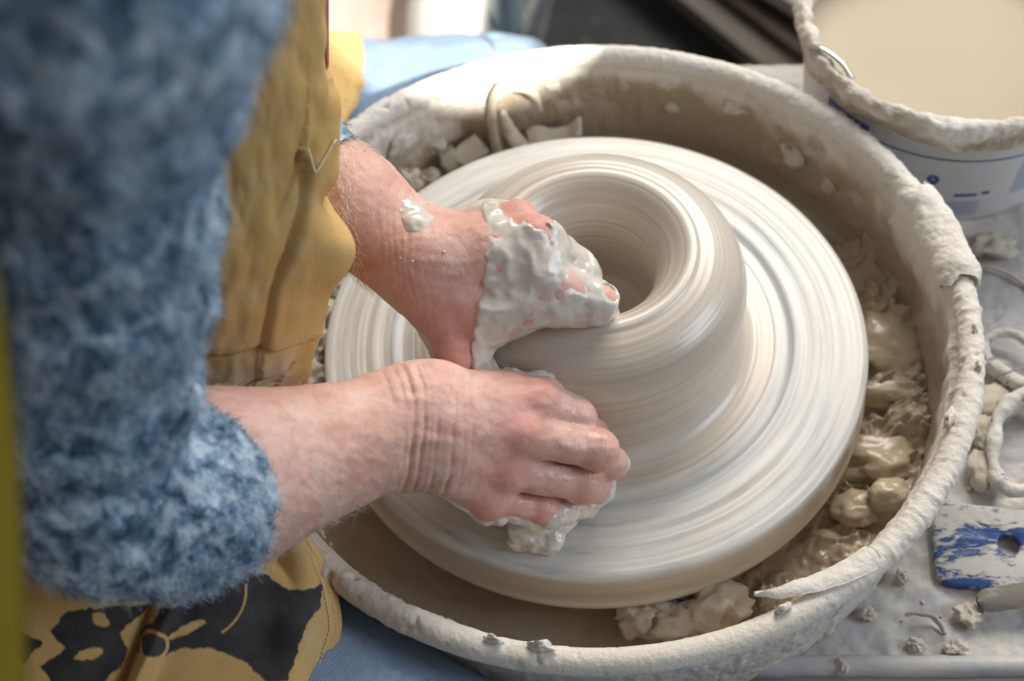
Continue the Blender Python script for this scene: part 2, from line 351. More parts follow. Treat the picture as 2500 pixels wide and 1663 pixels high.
# broken shell of dried slip hugging the rim on the right
def rim_shell(a0, a1, p0, p1, thick, seed, jag=.06, lift=.0):
    na, npf = 150, 70; aa = np.linspace(0, 1, na); pp = np.linspace(p0, p1, npf); A = np.zeros((na, npf)); Pp = np.zeros((na, npf))
    for i, t in enumerate(aa):
        for_j = fbm(np.stack([pp / 85, np.full(npf, seed * 1.), np.full(npf, t * .2)], 1), 3, seed) * jag
        A[i] = a0 + (a1 - a0) * t + for_j * (1 if t > .5 else -1) * abs(2 * t - 1) ** 2; Pp[i] = pp + 14 * fbm(np.stack([np.full(npf, t * 5), pp / 60, np.full(npf, seed)], 1), 3, seed + 3) * (np.abs(np.linspace(-1, 1, npf)) ** 2)
    q = np.radians(Pp); rr = .2132 + (.0070 + .0038 + lift) * np.cos(q); zz = .0186 + (.0072 + .0036 + lift) * np.sin(q)
    lowi = Pp > 200; k = (Pp - 200) / 100.; rr = np.where(lowi, .2132 - .0108 * .94 - .001 * k, rr); zz = np.where(lowi, .0186 - .0108 * .34 - .030 * k, zz)
    P = np.stack([rr * np.cos(A), rr * np.sin(A), zz], -1); n = grid_normals(P)
    f = fbm(P.reshape(-1, 3) * 60, 4, seed).reshape(na, npf); P = P + n * (f * .0016 * (-1 if n[na // 2, npf // 2, 2] < 0 else 1))[..., None]
    e = np.minimum(1, np.minimum(np.minimum(np.linspace(0, 1, na)[:, None], np.linspace(1, 0, na)[:, None]) * 14, np.minimum(np.linspace(0, 1, npf)[None], np.linspace(1, 0, npf)[None]) * 9))
    return sheet(P, thick * (.25 + .75 * e))
V, F = rim_shell(R(4.5), R(24), -20, 262, .0034, 4, jag=.035); o = mobj('dried_slip_crust', V, F, MAT_PAN, sp, attrs={'wet': np.zeros(len(V))}); o['label'] = 'cracked shell of dried slip over the right rim'
# peeling flap pointing inwards on the front-right rim
na, nb = 60, 26; t = np.linspace(0, 1, na)[:, None]; s = np.linspace(-1, 1, nb)[None, :]
A = R(-48) - t * R(19); rr = .2115 - .013 * t ** 1.5 + s * .0062 * (1 - t ** 2.2) ; zz = .0265 + .004 * t - .0035 * np.abs(s) ** 2 * (1 - t) + .0025 * np.sin(t * 5) * s * .5
P = np.stack([rr * np.cos(A + .0 * s), rr * np.sin(A + .0 * s), zz + 0 * s], -1); P += fbm(P.reshape(-1, 3) * 90, 3, 8).reshape(na, nb)[..., None] * .0007
V, F = sheet(P, .0016); mobj('peeling_flake', V, F, MAT_PAN, sp, attrs={'wet': np.zeros(len(V))})
# stuck lumps on rim and inner wall
rl = random.Random(5)
LUMPS = [(-104, .2115, .0275, .0045, 0), (-97.5, .2105, .0275, .0060, 0), (-64, .210, .0275, .0050, 0), (-22, .2055, .024, .0055, 0), (14, .2045, .019, .005, 0), (-12, .2155, .026, .004, 0),
         (-5, .214, .026, .0035, 0), (62, .203, .002, .009, .2), (74, .2025, -.012, .006, .4), (49, .203, -.016, .011, .3), (97, .2030, .003, .006, .3), (40, .2025, -.022, .008, .5),
         (128, .2035, -.004, .011, .2), (137, .203, -.012, .012, .1), (144, .2035, .006, .010, .1), (121, .203, -.022, .010, .3), (151, .2035, -.008, .011, .1), (110, .2035, .000, .006, .3)]
for k, (a, r_, z_, s_, w_) in enumerate(LUMPS):
    a = R(a); V, F = blob(s_, 100 + k, rough=.45, scale=1.6, sub=3, squash=(.45, 1.0, .75), ridged=.35, rot=rotz(a), loc=(r_ * math.cos(a), r_ * math.sin(a), z_))
    mobj('stuck_lump', V, F, MAT_PAN, sp, attrs={'wet': np.full(len(V), w_)})

# wet slurry lying on the right of the pan floor
nr, na = 90, 420; rr = np.linspace(.120, .2025, nr)[None, :]; aa = np.linspace(R(-78), R(40), na)[:, None]
P = np.stack([rr * np.cos(aa), rr * np.sin(aa), np.full((na, nr), 0.)], -1); f = P.reshape(-1, 3)
hh = fbm(f * 34 + 3, 4, 71, .55).reshape(na, nr); rid = (1 - np.abs(fbm(f * 44 + 9, 3, 81)).reshape(na, nr) * 2.2)
env = sstep(R(-78), R(-62), aa) * sstep(R(40), R(28), aa); wallw = sstep(.17, .203, rr)
amp = .35 + .65 * sstep(R(-50), R(-20), aa)
P[..., 2] = -.0585 + env * (.004 + amp * (.015 * np.maximum(hh + .2, 0) + .005 * np.maximum(rid, 0) ** 3) + .010 * wallw * amp)
sl = mobj('clay_slurry', P.reshape(-1, 3), grid_faces(na, nr), MAT_SLURRY, None, attrs={'wet': (hh * .5 + .5).clip(0, 1).ravel()})
tag(sl, 'glossy wet clay slurry lying in the right of the pan', 'clay slurry', kind='stuff')

# ================================================================== bat on the wheel head
bt = thing('wheel_bat', 'round spinning wheel bat covered in streaked pale slip under the clay form', 'wheel bat', (0, 0, -.057))
r_ = np.r_[np.linspace(.02, .155, 260), .157, .1588, .1598, .1602, .1604, .1604, .1604, .1612, .1622, .1622, .161, .15, .05]
z_ = np.r_[np.zeros(260), -.0003, -.0011, -.0024, -.0045, -.010, -.018, -.0262, -.0272, -.0285, -.0305, -.0318, -.032, -.032]
k = np.linspace(.02, .155, 260); rings = .00035 * fbm(np.stack([k * 160, k * 0, k * 0], 1), 4, 5) + .0009 * np.exp(-((k - .118) / .004) ** 2) + .0006 * np.exp(-((k - .131) / .003) ** 2) - .0006 * np.exp(-((k - .1125) / .003) ** 2)
z_[:260] += rings
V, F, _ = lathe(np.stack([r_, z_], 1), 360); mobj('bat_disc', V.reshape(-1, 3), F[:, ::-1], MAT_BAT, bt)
V, F, _ = lathe([(.045, -.031), (.045, -.055), (.06, -.0565), (.06, -.058)], 48); mobj('wheel_shaft', V.reshape(-1, 3), F[:, ::-1], flat_mat('shaft_metal', (.35, .33, .3), .4, metal=.8), bt)

# ================================================================== clay form being thrown
pc = resample([(.1068, -.0006), (.1050, .0006), (.0965, .0012), (.0905, .0034), (.0868, .0095), (.0856, .020), (.0858, .034), (.0862, .046), (.0848, .0575), (.0806, .0672), (.0745, .0738), (.0668, .0780), (.0604, .0796), (.0584, .0800)], 150)
pc2 = resample([(.0578, .0806), (.0563, .0815), (.0530, .0815), (.0480, .0790), (.0422, .0728), (.0372, .0640), (.0345, .0540), (.0340, .0410), (.0348, .026), (.0340, .0160), (.0295, .0118), (.020, .0105), (.004, .0100)], 190)
pf = np.vstack([pc, pc2]); s = np.r_[0, np.cumsum(np.linalg.norm(np.diff(pf, axis=0), axis=1))]
tt = np.gradient(pf, axis=0); nn = np.stack([tt[:, 1], -tt[:, 0]], 1); nn /= np.linalg.norm(nn, axis=1)[:, None]
pf = pf + nn * (.00022 * fbm(np.stack([s * 330, s * 0, s * 0], 1), 4, 15) * sstep(0, .01, s))[:, None]
V, F, _ = lathe(pf, 420); pot = mobj('clay_form', V.reshape(-1, 3), F, MAT_POT)
tag(pot, 'squat wet clay form with a deep round hollow, turning on the bat between the hands', 'clay form')

# ================================================================== scraps and trimmings in the pan
def scrap(name, label, loc, size, seed, mat=None, squash=(1, .8, .6), rough=.36, ridged=.30, sub=4, scale=1.3, rz=0, group=None, cat='clay scrap', floor=None):
    V, F = blob(size, seed, rough, scale, sub, squash, ridged, (0, 0, 0), rotz(rz)); zmin = V[:, 2].min()
    V = V + np.array(loc); o = mobj(name, V, F, mat or MAT_SCRAP, None, smooth=mat is not None); return tag(o, label, cat, group)
fz = -.057
scrap('clay_scrap', 'ragged clay chunk in the front of the pan, left of two bigger ones', (0.0232,-0.1584,-0.0460), .016, 1, squash=(.9, .8, .75))
scrap('clay_scrap', 'smooth-topped clay chunk in the middle of the front pile', (0.0420,-0.1642,-0.0440), .017, 2, squash=(1, .75, .8), ridged=.3)
scrap('clay_scrap', 'largest crumbling clay chunk at the right of the front pile', (0.0624,-0.1574,-0.0430), .019, 3, squash=(1, .9, .85))
scrap('clay_scrap', 'brown ragged clay chunk tucked behind the front pile under the bat', (0.0474,-0.1492,-0.0500), .013, 4, MAT_SCRAPWET)
scrap('clay_scrap', 'upright clay flake standing alone in the front right of the pan', (0.0939,-0.1488,-0.0460), .011, 6, squash=(.45, .5, 1.1), ridged=.2)
scrap('clay_scrap', 'small pale crumb on the wet pan floor near the peeling flake', (0.1296,-0.1116,-0.0540), .0055, 7)
scrap('clay_scrap', 'rough clay clod sitting in the slurry at lower right', (0.1504,-0.0936,-0.0470), .013, 8, MAT_SCRAPWET, squash=(1.2, .9, .5), rough=.3, ridged=.15)
scrap('clay_scrap', 'rounded glossy clay pebble against the right rim above the blue rib', (0.1683,-0.0896,-0.0400), .014, 9, MAT_SCRAPWET, ridged=.0, rough=.25, squash=(1, .8, .8))
scrap('clay_scrap', 'block of wet clay in the right slurry beside the bat edge', (0.1678,-0.0608,-0.0500), .023, 10, MAT_SCRAPWET, squash=(1.2, .75, .5), ridged=.12, rough=.3, scale=1.6)
scrap('clay_scrap', 'torn wet clay wedge in the right slurry by the bat', (0.1811,-0.0136,-0.0500), .024, 11, MAT_SCRAPWET, squash=(1.3, .45, .5), ridged=.2, rough=.3, scale=1.6)
scrap('clay_scrap', 'broad slab of wet clay at the right side of the pan', (0.1881,0.0212,-0.0500), .032, 12, MAT_SCRAPWET, squash=(1.0, .9, .40), ridged=.1, rough=.28, scale=1.8)
LEFT = [((985, 450), .016, (.8, .6, .8), 20, 'pale clay chip left of the bat behind the far forearm'), ((1045, 445), .011, (1, .7, .6), 21, 'small flat chip between the bat edge and back-left wall'),
        ((790, 640), .015, (1, .8, .7), 22, 'clay scrap in the left pan just below the far forearm'), ((812, 690), .010, (.8, .9, .7), 23, 'grey crumb by the left bat edge beside the apron bulge'),
        ((770, 770), .014, (.7, 1, .7), 24, 'lumpy scrap at the left of the bat against the apron'), ((765, 850), .013, (.8, 1, .8), 25, 'dark-sided scrap left of the bat above the near forearm'),
        ((755, 920), .012, (.9, .9, .7), 26, 'last scrap left of the bat touching the near forearm in view')]
for loc, s_, sq, sd, lb in (((-0.1260,0.1467,-0.0300), *LEFT[0][1:]), ((-0.1105,0.1553,-0.0360), *LEFT[1][1:]), ((-0.1742,0.0904,-0.0440), *LEFT[2][1:]), ((-0.1674,0.0746,-0.0480), *LEFT[3][1:]), ((-0.1765,0.0500,-0.0460), *LEFT[4][1:]), ((-0.1765,0.0242,-0.0460), *LEFT[5][1:]), ((-0.1769,0.0008,-0.0460), *LEFT[6][1:])):
    scrap('clay_scrap', lb, loc, s_, sd, squash=sq)
# slab cut-offs and a curled trimming against the back wall
def strip(name, label, ctrl, width, thick, twist=0., seed=0, mat=None, n=70, nb=14, wdir=None):
    C = resample(ctrl, n); T, N, B = frames(C); s = np.linspace(-1, 1, nb)[None, :, None]; a = np.linspace(0, twist, n)[:, None, None]
    Wd = np.cos(a) * B[:, None] + np.sin(a) * N[:, None] if wdir is None else np.broadcast_to(np.asarray(wdir, float), (n, 1, 3))
    w = np.broadcast_to(width, n)[:, None, None]; P = C[:, None] + Wd * s * w
    P = P + fbm(P.reshape(-1, 3) * 80, 3, seed).reshape(n, nb)[..., None] * .0012; e = np.minimum(1, (1 - np.abs(np.linspace(-1, 1, nb))) * 5 + .35)[None, :]
    V, F = sheet(P, thick * np.broadcast_to(e, (n, nb))); return tag(mobj(name, V, F, mat or MAT_SCRAP), label, 'clay trimming')
def ribbon(label, ctrl, rad, flat, seed):
    V, F = tube(resample(ctrl, 70), np.interp(np.linspace(0, 1, 70), np.linspace(0, 1, len(rad)), rad), 18, flat=flat, noise=.0016, nscale=90, seed=seed); return tag(mobj('clay_trimming', V, F, MAT_SCRAP), label, 'clay trimming')
ribbon('tall curled ribbon of clay hooked against the back wall of the pan', [(-0.0623,0.1793,-0.0440), (-0.0649,0.1786,-0.0100), (-0.0634,0.1795,0.0140), (-0.0557,0.1832,0.0220), (-0.0436,0.1863,0.0190), (-0.0359,0.1873,0.0080), (-0.0336,0.1867,-0.0030)], [.010, .0070, .0050, .0045, .0060, .0050, .003], .62, 2)
ribbon('folded lower end of the curled ribbon slumping beside the bat', [(-0.0577,0.1779,0.0040), (-0.0535,0.1783,-0.0180), (-0.0460,0.1810,-0.0340)], [.003, .0065, .007], .7, 3)
wd = (.55, -.42, -.62)
strip('clay_trimming', 'square-ended clay strip behind the bat, left of the ribbon', [(-0.0890,0.1672,-0.0300), (-0.0811,0.1723,-0.0260), (-0.0737,0.1751,-0.0220)], .0088, .0080, seed=4, wdir=wd)
strip('clay_trimming', 'small curled strip end at the far left of the back cut-offs', [(-0.0979,0.1691,-0.0220), (-0.0951,0.1662,-0.0300), (-0.0927,0.1657,-0.0340)], .0062, .0065, seed=5, wdir=(.75, .3, .3))
strip('clay_trimming', 'long flat strip of clay lying behind the bat right of the ribbon', [(-0.0419,0.1855,-0.0280), (-0.0362,0.1862,-0.0260), (-0.0257,0.1873,-0.0300), (-0.0130,0.1897,-0.0280), (-0.0076,0.1891,-0.0220)], .0070, .0065, seed=6, wdir=(.1, -.5, -.7))

# ================================================================== slip bucket at the back right
bx, by, bz0, bz1 = .241, .221, -.062, .040
bk = thing('slip_bucket', 'white plastic tub of liquid slip with blue print and a clay-caked rim', 'bucket', (bx, by, bz0))
def around(V): V = V.reshape(-1, 3).copy(); V[:, 0] += bx; V[:, 1] += by; return V
m = M('tub_plastic'); c = m.mix(m.ramp(m.noise(45, 5, .6), [(.45, 0.), (.68, .75)]), (.62, .63, .66), (.66, .60, .50)); m.set(col=c, rough=.38, sss=.15, nrm=m.bump(m.noise(160), .0004)); m.b.inputs['Subsurface Radius'].default_value = (.006, .006, .006); MAT_TUB = m.m
pr = np.vstack([polyline([(.0, -.0615), (.088, -.0615), (.0902, -.0595), (.0985, .020)], 60), polyline([(.0985, .021), (.1015, .022), (.1015, .036), (.1025, .037), (.1040, .0395), (.1030, .0412), (.1005, .0412), (.0990, .0385), (.0965, .015), (.088, -.058), (.0, -.058)], 110)])
V, F, th = lathe(pr, 300); mobj('tub_wall', around(V), F, MAT_TUB, bk)
# caked clay on the rim
q = np.radians(np.linspace(-35, 235, 60)); pr = np.stack([.1015 + .0052 * np.cos(q), .0385 + .0062 * np.sin(q)], 1); pr = np.vstack([polyline([(.1005, .0225), (.1030, .0245), (.1045, .031)], 26), pr, polyline([(.0985, .031), (.0975, .018)], 16)])
V, F, th = lathe(pr, 520); N = grid_normals(V, True); N = N if (N[0, 0] @ np.array((1., 0, 0))) > 0 else -N; f = fbm(V.reshape(-1, 3) * 42, 5, 91, .42).reshape(V.shape[:2]); g = fbm(V.reshape(-1, 3) * 22, 3, 95).reshape(V.shape[:2])
V = V + N * (.0002 + .0036 * np.maximum(f + .12 + .4 * g, -.22) + .0011 * fbm(V.reshape(-1, 3) * 150, 3, 97).reshape(V.shape[:2]))[..., None]
mobj('caked_rim', around(V), F, MAT_PAN, bk, attrs={'wet': np.clip(.25 - f + .75 * sstep(.036, .026, V[..., 2]) * (np.arange(V.shape[1]) < 50)[None], 0, .95).ravel()})
V, F, _ = lathe(np.stack([np.linspace(.0, .0968, 80), .0145 + 0 * np.linspace(0, 30, 80)], 1), 160)
m = M('liquid_slip'); m.set(col=m.mix(m.noise(12, 3), (.50, .415, .29), (.54, .45, .325)), rough=.55, spec=.25, nrm=m.bump(m.noise(25, 3), .0008, .6)); o = mobj('liquid_slip', around(V), F[:, ::-1], m.m, bk)
# print on the tub: letters, line, bars (thin ink sheets following the wall)
def wall_pt(a, z, off=.0004):
    r = np.interp(z, [-.0595, .020], [.0902, .0985]) + off; return np.stack([bx + r * np.cos(a), by + r * np.sin(a), z + 0 * a], -1)
MAT_INK = flat_mat('blue_ink', (.035, .075, .30), .5, var=.35, ns=90); MAT_INKPALE = flat_mat('pale_blue_ink', (.30, .42, .62), .5, var=.3, ns=90)
def ink(name, a0, a1, z0, z1, mat, n=24):
    A, Z = np.meshgrid(np.linspace(a0, a1, n), np.linspace(z0, z1, 4), indexing='ij'); V = wall_pt(A, Z); return mobj(name, V.reshape(-1, 3), grid_faces(n, 4), mat, bk)
def word(name, txt, a, z, size, mat, rotd=0., off=.0008):
    cu = bpy.data.curves.new(name, 'FONT'); cu.body = txt; cu.size = size; cu.align_x = 'CENTER'; cu.align_y = 'CENTER'; cu.resolution_u = 3; cu.offset = size * .02
    to = bpy.data.objects.new(name, cu); COL.objects.link(to); me = bpy.data.meshes.new_from_object(to.evaluated_get(bpy.context.evaluated_depsgraph_get()))
    bpy.data.objects.remove(to); co = np.array([v.co[:] for v in me.vertices]); fs = [list(p.vertices) for p in me.polygons]
    c, s = math.cos(R(rotd)), math.sin(R(rotd)); x = co[:, 0] * c - co[:, 1] * s; y = co[:, 0] * s + co[:, 1] * c
    V = wall_pt(a + x / .095, z + y, off); return mobj(name, V, fs, mat, bk, smooth=False)
aF = math.atan2(-.49 - by, 0 - bx)     # direction from the tub towards the viewer
ink('print_band', R(-152), R(-131), .0045, .0155, MAT_INK); word('lettering', 'GAL', R(-139), .0098, .0115, flat_mat('ink_gap', (.68, .64, .58), .5))
ink('print_line', R(-129), R(-62), .0060, .0071, MAT_INK, 60)
for a0, a1, zc in ((-118, -112, -.0335), (-107.5, -102, -.0325), (-93.5, -84.5, -.0300), (-82.5, -79.5, -.0288)): ink('print_bar', R(a0), R(a1), zc - .0013, zc + .0013, MAT_INK, 10)
for k in range(7): ink('small_print', R(-112 + k), R(-82), -.0385 - k * .0022, -.0378 - k * .0022, MAT_INKPALE, 16)
for k in range(14): ink('small_print', R(-70), R(-50), -.002 - k * .0026, -.0010 - k * .0026, MAT_INKPALE, 14)
word('emblem', '9', R(-103.5), -.0175, .0170, MAT_INK, -12)
# bent wire handle stub on the rim
hd = resample([(bx - .1005, by - .028, .043), (bx - .094, by - .036, .0475), (bx - .083, by - .048, .0465), (bx - .077, by - .060, .0435)], 26); V, F = tube(hd, .0022, 8, flat=.5); mobj('handle_wire', V, F, flat_mat('wire_metal', (.55, .54, .5), .3, metal=.7), bk)

# ================================================================== tools on the table, right of the pan
m = M('blue_plastic_smeared'); n = m.noise(38, 6, .62, m.mp((.8, 1.8, 1)), .5); n2 = m.noise(120, 5, .6, m.mp((.7, 2, 1))); n3 = m.noise(14, 3)
f = m.ramp(m.math('ADD', m.math('ADD', n, m.math('MULTIPLY', m.math('SUBTRACT', n2, .5), .5)), m.math('MULTIPLY', m.math('SUBTRACT', n3, .5), .7)), [(.415, 0.), (.45, .6), (.50, 1.)])
m.set(col=m.mix(f, (.028, .075, .24), (.52, .495, .45)), rough=m.n('ShaderNodeMapRange', {0: f, 3: .3, 4: .75}).outputs[0], nrm=m.bump(n, .0012, .6, m.bump(m.math('MULTIPLY', f, 1.), .0012, .8))); MAT_RIB = m.m
o0 = np.array((0.1903,-0.1350,-0.0570)); ex = np.array((0.2376,-0.1407,-0.0570)) - o0; ex[2] = 0; ex /= np.linalg.norm(ex); ey = np.array((0.1941,-0.0840,-0.0570)) - o0; ey[2] = 0; Ly = np.linalg.norm(ey); ey /= Ly
Lx = .105; hc = np.array((0.2354,-0.1102,-0.0570)) - o0; hu, hv = hc @ ex, hc @ ey; hr = .0062; nL = 160
def rrect(a):  # ray from hole centre to the rounded rectangle outline
    pts = []
    for t in a:
        dx, dy = math.cos(t), math.sin(t); best = 9
        for (L, o_, dd) in ((Lx, hu, dx), (Ly, hv, dy)):
            if dd > 1e-6: best = min(best, (L - o_) / dd)
            elif dd < -1e-6: best = min(best, -o_ / dd)
        u, v = hu + dx * best, hv + dy * best; rc = .0085
        for cx_, cy_ in ((rc, rc), (Lx - rc, rc), (Lx - rc, Ly - rc), (rc, Ly - rc)):
            if (u < rc or u > Lx - rc) and (v < rc or v > Ly - rc) and abs(u - cx_) <= rc + 1e-6 and abs(v - cy_) <= rc + 1e-6:
                w = np.array((u - cx_, v - cy_)); L = np.linalg.norm(w)
                if L > rc: u, v = np.array((cx_, cy_)) + w / L * rc
        pts.append((u, v))
    return np.array(pts)
aa = np.linspace(0, 2 * np.pi, nL, endpoint=False); outl = rrect(aa); hole = np.stack([hu + hr * np.cos(aa), hv + hr * np.sin(aa)], 1)
rows = [hole * (1 - t) + outl * t for t in (0, .03, .25, .5, .75, .93, .985, 1)]; hz = [.0028, .0034, .0036, .0036, .0036, .0035, .0031, .0022]
Pt = np.stack([np.concatenate([r, np.full((nL, 1), h)], 1) for r, h in zip(rows, hz)], 1); Pb = Pt[:, ::-1].copy(); Pb[..., 2] = 0.0
P = np.concatenate([Pt, Pb], 1); f = fbm(np.concatenate([P[..., :2], P[..., 2:] * 0], -1).reshape(-1, 3) * 120, 3, 5).reshape(P.shape[:2]); P[..., 2] += np.where(P[..., 2] > .003, f * .0004, 0)
V = o0 + P[..., :1] * ex + P[..., 1:2] * ey + np.array((0, 0, 1.)) * (P[..., 2:] - .0035); tl = (P[..., 1:2] / Ly) * .0035
V[..., 2:] += tl; tag(mobj('potters_rib', V.reshape(-1, 3), grid_faces(nL, 16, True, True), MAT_RIB), 'flat blue plastic rib with a round hole, smeared with clay, beside the pan', 'pottery rib')
# steel scraper
m = M('steel_clay_film'); f = m.ramp(m.noise(45, 4, .55, m.mp((.6, 1.6, 1)), .4), [(.42, 1.), (.50, 0.)]); m.set(col=m.mix(f, (.15, .13, .10), (.12, .122, .12)), metal=m.math('MULTIPLY', f, .5), rough=m.n('ShaderNodeMapRange', {0: f, 3: .65, 4: .45}).outputs[0]); MAT_STEEL = m.m
s0 = np.array((0.2156,-0.1479,-0.0520)); s1 = np.array((0.2670,-0.1406,-0.0500)); dx = (s1 - s0); L = np.linalg.norm(dx); dx /= L; dy = np.cross((0, 0, 1), dx); n = 60
u = np.linspace(-1, 1, n) ; tt = np.linspace(0, 1, 60) ** 1.6; hw = .0072 * np.sqrt(np.clip(1 - (1 - np.clip(tt * L / .0075, 0, 1)) ** 2, 0, 1)) + 1e-4
P = s0 + dx * (tt[:, None, None] * L - .006) + dy * (hw[:, None, None] * u[None, :, None]); P[..., 2] += .0012 * (1 - u ** 2)[None] - .0006
V, F = sheet(P, .0009); tag(mobj('steel_scraper', V, F, MAT_STEEL), 'thin rounded steel scraper filmed with clay, lying against the blue rib', 'scraper')
# clay-caked loops
m = M('caked_loop'); c = m.mix(m.ramp(m.noise(70, 5), [(.4, 0.), (.7, 1.)]), (.66, .62, .55), (.55, .51, .45)); c = m.mix(m.ramp(m.noise(75, 4, .5, m.mp((1, 1.6, 1))), [(.62, 0.), (.66, .9)]), c, (.15, .12, .40)); c = m.mix(m.ramp(m.noise(60, 4, .5, m.mp((1.3, 1, 1), (1, 2, 0))), [(.65, 0.), (.68, .8)]), c, (.16, .25, .34)); m.set(col=c, rough=.7, nrm=m.bump(m.noise(200, 4), .0015)); MAT_LOOP = m.m
C = resample([(0.2733,-0.0101,-0.0460), (0.2591,-0.0152,-0.0460), (0.2473,-0.0229,-0.0460), (0.2387,-0.0352,-0.0470), (0.2338,-0.0515,-0.0480), (0.2322,-0.0676,-0.0490), (0.2358,-0.0774,-0.0500), (0.2458,-0.0802,-0.0500), (0.2583,-0.0754,-0.0500), (0.2699,-0.0624,-0.0490), (0.2776,-0.0385,-0.0470), (0.2788,-0.0190,-0.0460), (0.2733,-0.0101,-0.0460)], 130)
V, F = tube(C, .0043 + .0009 * np.sin(np.arange(130) * .35), 18, noise=.0016, nscale=110, seed=13); tag(mobj('loop_handle', V, F, MAT_LOOP), 'thick clay-caked loop handle with blue flecks, above the blue rib', 'tool handle')
C = resample([(0.2420,0.0255,-0.0530), (0.2491,0.0319,-0.0520), (0.2598,0.0315,-0.0500), (0.2689,0.0236,-0.0500), (0.2747,0.0098,-0.0510), (0.2692,-0.0024,-0.0530), (0.2594,-0.0040,-0.0540), (0.2501,0.0052,-0.0550), (0.2435,0.0145,-0.0550), (0.2420,0.0255,-0.0530)], 100)
V, F = tube(C, np.interp(np.linspace(0, 1, 100), [0, .25, .5, .7, .85, 1], [.0030, .0030, .0034, .0052, .0050, .0030]), 16, noise=.0010, nscale=120, seed=14); tag(mobj('loop_handle', V, F, MAT_LOOP), 'slimmer clay-caked loop handle with purple marks, farther back beside the pan', 'tool handle')
C = resample([(0.2370,-0.0036,-0.0550), (0.2434,-0.0072,-0.0400), (0.2576,-0.0041,-0.0360), (0.2762,0.0001,-0.0400), (0.2985,0.0052,-0.0560)], 60); V, F = tube(C, .00045, 6); tag(mobj('cutting_wire', V, F, flat_mat('wire_steel', (.30, .29, .28), .35, metal=.8)), 'thin bent steel wire springing up beside the right rim', 'wire')
C = resample([(0.2527,0.0901,-0.0580), (0.2607,0.0874,-0.0560), (0.2708,0.0830,-0.0580), (0.2799,0.0734,-0.0600), (0.2868,0.0552,-0.0600)], 60); V, F = tube(C, .0013, 8, noise=.0003, nscale=300); tag(mobj('clay_string', V, F, MAT_SCRAP), 'stiff clay-coated string arching over the table near the bucket', 'string')
scrap('clay_scrap', 'clay lump on the table between the right rim and the thick loop', (0.2315,-0.0381,-0.0560), .011, 30, squash=(.9, 1.1, .5), ridged=.2)
scrap('clay_scrap', 'rounded tan lump on the table under the thick loop handle', (0.2278,-0.0635,-0.0560), .011, 31, squash=(.9, 1.2, .5), ridged=.1)
scrap('clay_scrap', 'broad flat clay lump on the table under the slim loop handle', (0.2402,-0.0145,-0.0590), .018, 35, squash=(1.2, .8, .3), ridged=.1)
scrap('clay_scrap', 'crumpled clay bit on the table below the steel scraper tip', (0.2061,-0.1534,-0.0580), .0075, 32, squash=(1, .9, .6))
scrap('clay_scrap', 'small angular clay chip standing on the table left of the rib', (0.1715,-0.1314,-0.0580), .0052, 33, squash=(.7, .8, 1))
scrap('clay_scrap', 'angular crumb near the front table edge', (0.1741,-0.1715,-0.0580), .0050, 34)
scrap('clay_scrap', 'largest soft lump near the front table edge', (0.1962,-0.1739,-0.0580), .0062, 36)
scrap('clay_scrap', 'clay lump at the foot of the slip bucket', (0.2613,0.1061,-0.0560), .012, 37, squash=(1.2, .8, .5))
scrap('clay_scrap', 'blob of slip dripping over the front table edge', (0.1325,-0.1844,-0.0580), .0068, 38, squash=(.6, .8, .9), ridged=0)
scrap('clay_scrap', 'small clay crumb close to the base of the pan outer wall', (0.1502,-0.1533,-0.0580), .0050, 39)
strip('clay_trimming', 'thin pale curl of trimmed clay on the table front', [(0.1700,-0.1543,-0.0580), (0.1770,-0.1542,-0.0560), (0.1855,-0.1574,-0.0560), (0.1922,-0.1639,-0.0590)], .0013, .0016, seed=9, nb=8)
rg = random.Random(8)
for k in range(46):
    u_, v_ = rg.uniform(.10, .34), rg.uniform(-.17, -.02)
    if math.hypot(u_, v_) < .214: continue
    V, F = blob(rg.uniform(.0009, .0022), 200 + k, .5, 1.5, 1, (1, 1, .7), .3, (u_, v_, -.0615)); tag(mobj('clay_crumb', V, F, MAT_SCRAP), 'tiny dry clay crumb scattered on the wheel table', 'crumb', 'crumbs scattered on the wheel table')

# ================================================================== background things on the studio floor
bgw = thing('wooden_pallet', 'dark wooden pallet boards lying on the studio floor behind the wheel', 'pallet', (0.2358,1.0282,-0.7000))
MW1 = flat_mat('dark_wood', (.060, .038, .028), .7, ns=12, var=.5); MW2 = flat_mat('grey_wood', (.42, .35, .33), .7, ns=12, var=.2); MW3 = flat_mat('olive_wood', (.11, .095, .075), .7, ns=12, var=.3)
for (a, b), mt in (((((0.1175,1.0977,-0.6600)), ((0.3174,0.8345,-0.6600))), MW3), ((((0.1726,1.0802,-0.6400)), ((0.3625,0.8425,-0.6400))), MW1), ((((0.2048,1.0669,-0.6300)), ((0.3925,0.8460,-0.6300))), MW1), ((((0.2430,1.0213,-0.6000)), ((0.3944,0.8591,-0.6000))), MW2)):
    a, b = np.array(a), np.array(b); d_ = b - a; a = a - d_ * .4; C = polyline([a, b], 4); T_, N_, B_ = frames(C); wv = np.cross(d_ / np.linalg.norm(d_), (0, 0, 1.)); P = C[:, None] + wv * np.array((-.035, -.033, 0, .033, .035))[None, :, None]
    V, F = sheet(P, .02); mobj('board', V, F, mt, bgw, smooth=False)
def lathe_at(name, prof, loc, mat, label, cat, n=64):
    V, F, _ = lathe(resample(prof, 60), n); return tag(mobj(name, V.reshape(-1, 3) + np.array(loc), F, mat), label, cat)
zf = -.72
lathe_at('ceramic_bowl', [(.0, 0), (.06, 0), (.11, .06), (.13, .13), (.125, .13), (.10, .06), (.05, .012), (0, .012)], np.array((-0.3229,0.8583,-0.5000)) + (0, 0, -.2), flat_mat('pink_clay', (.62, .50, .44), .6), 'pale pink bowl on the floor beyond the far thigh', 'bowl')
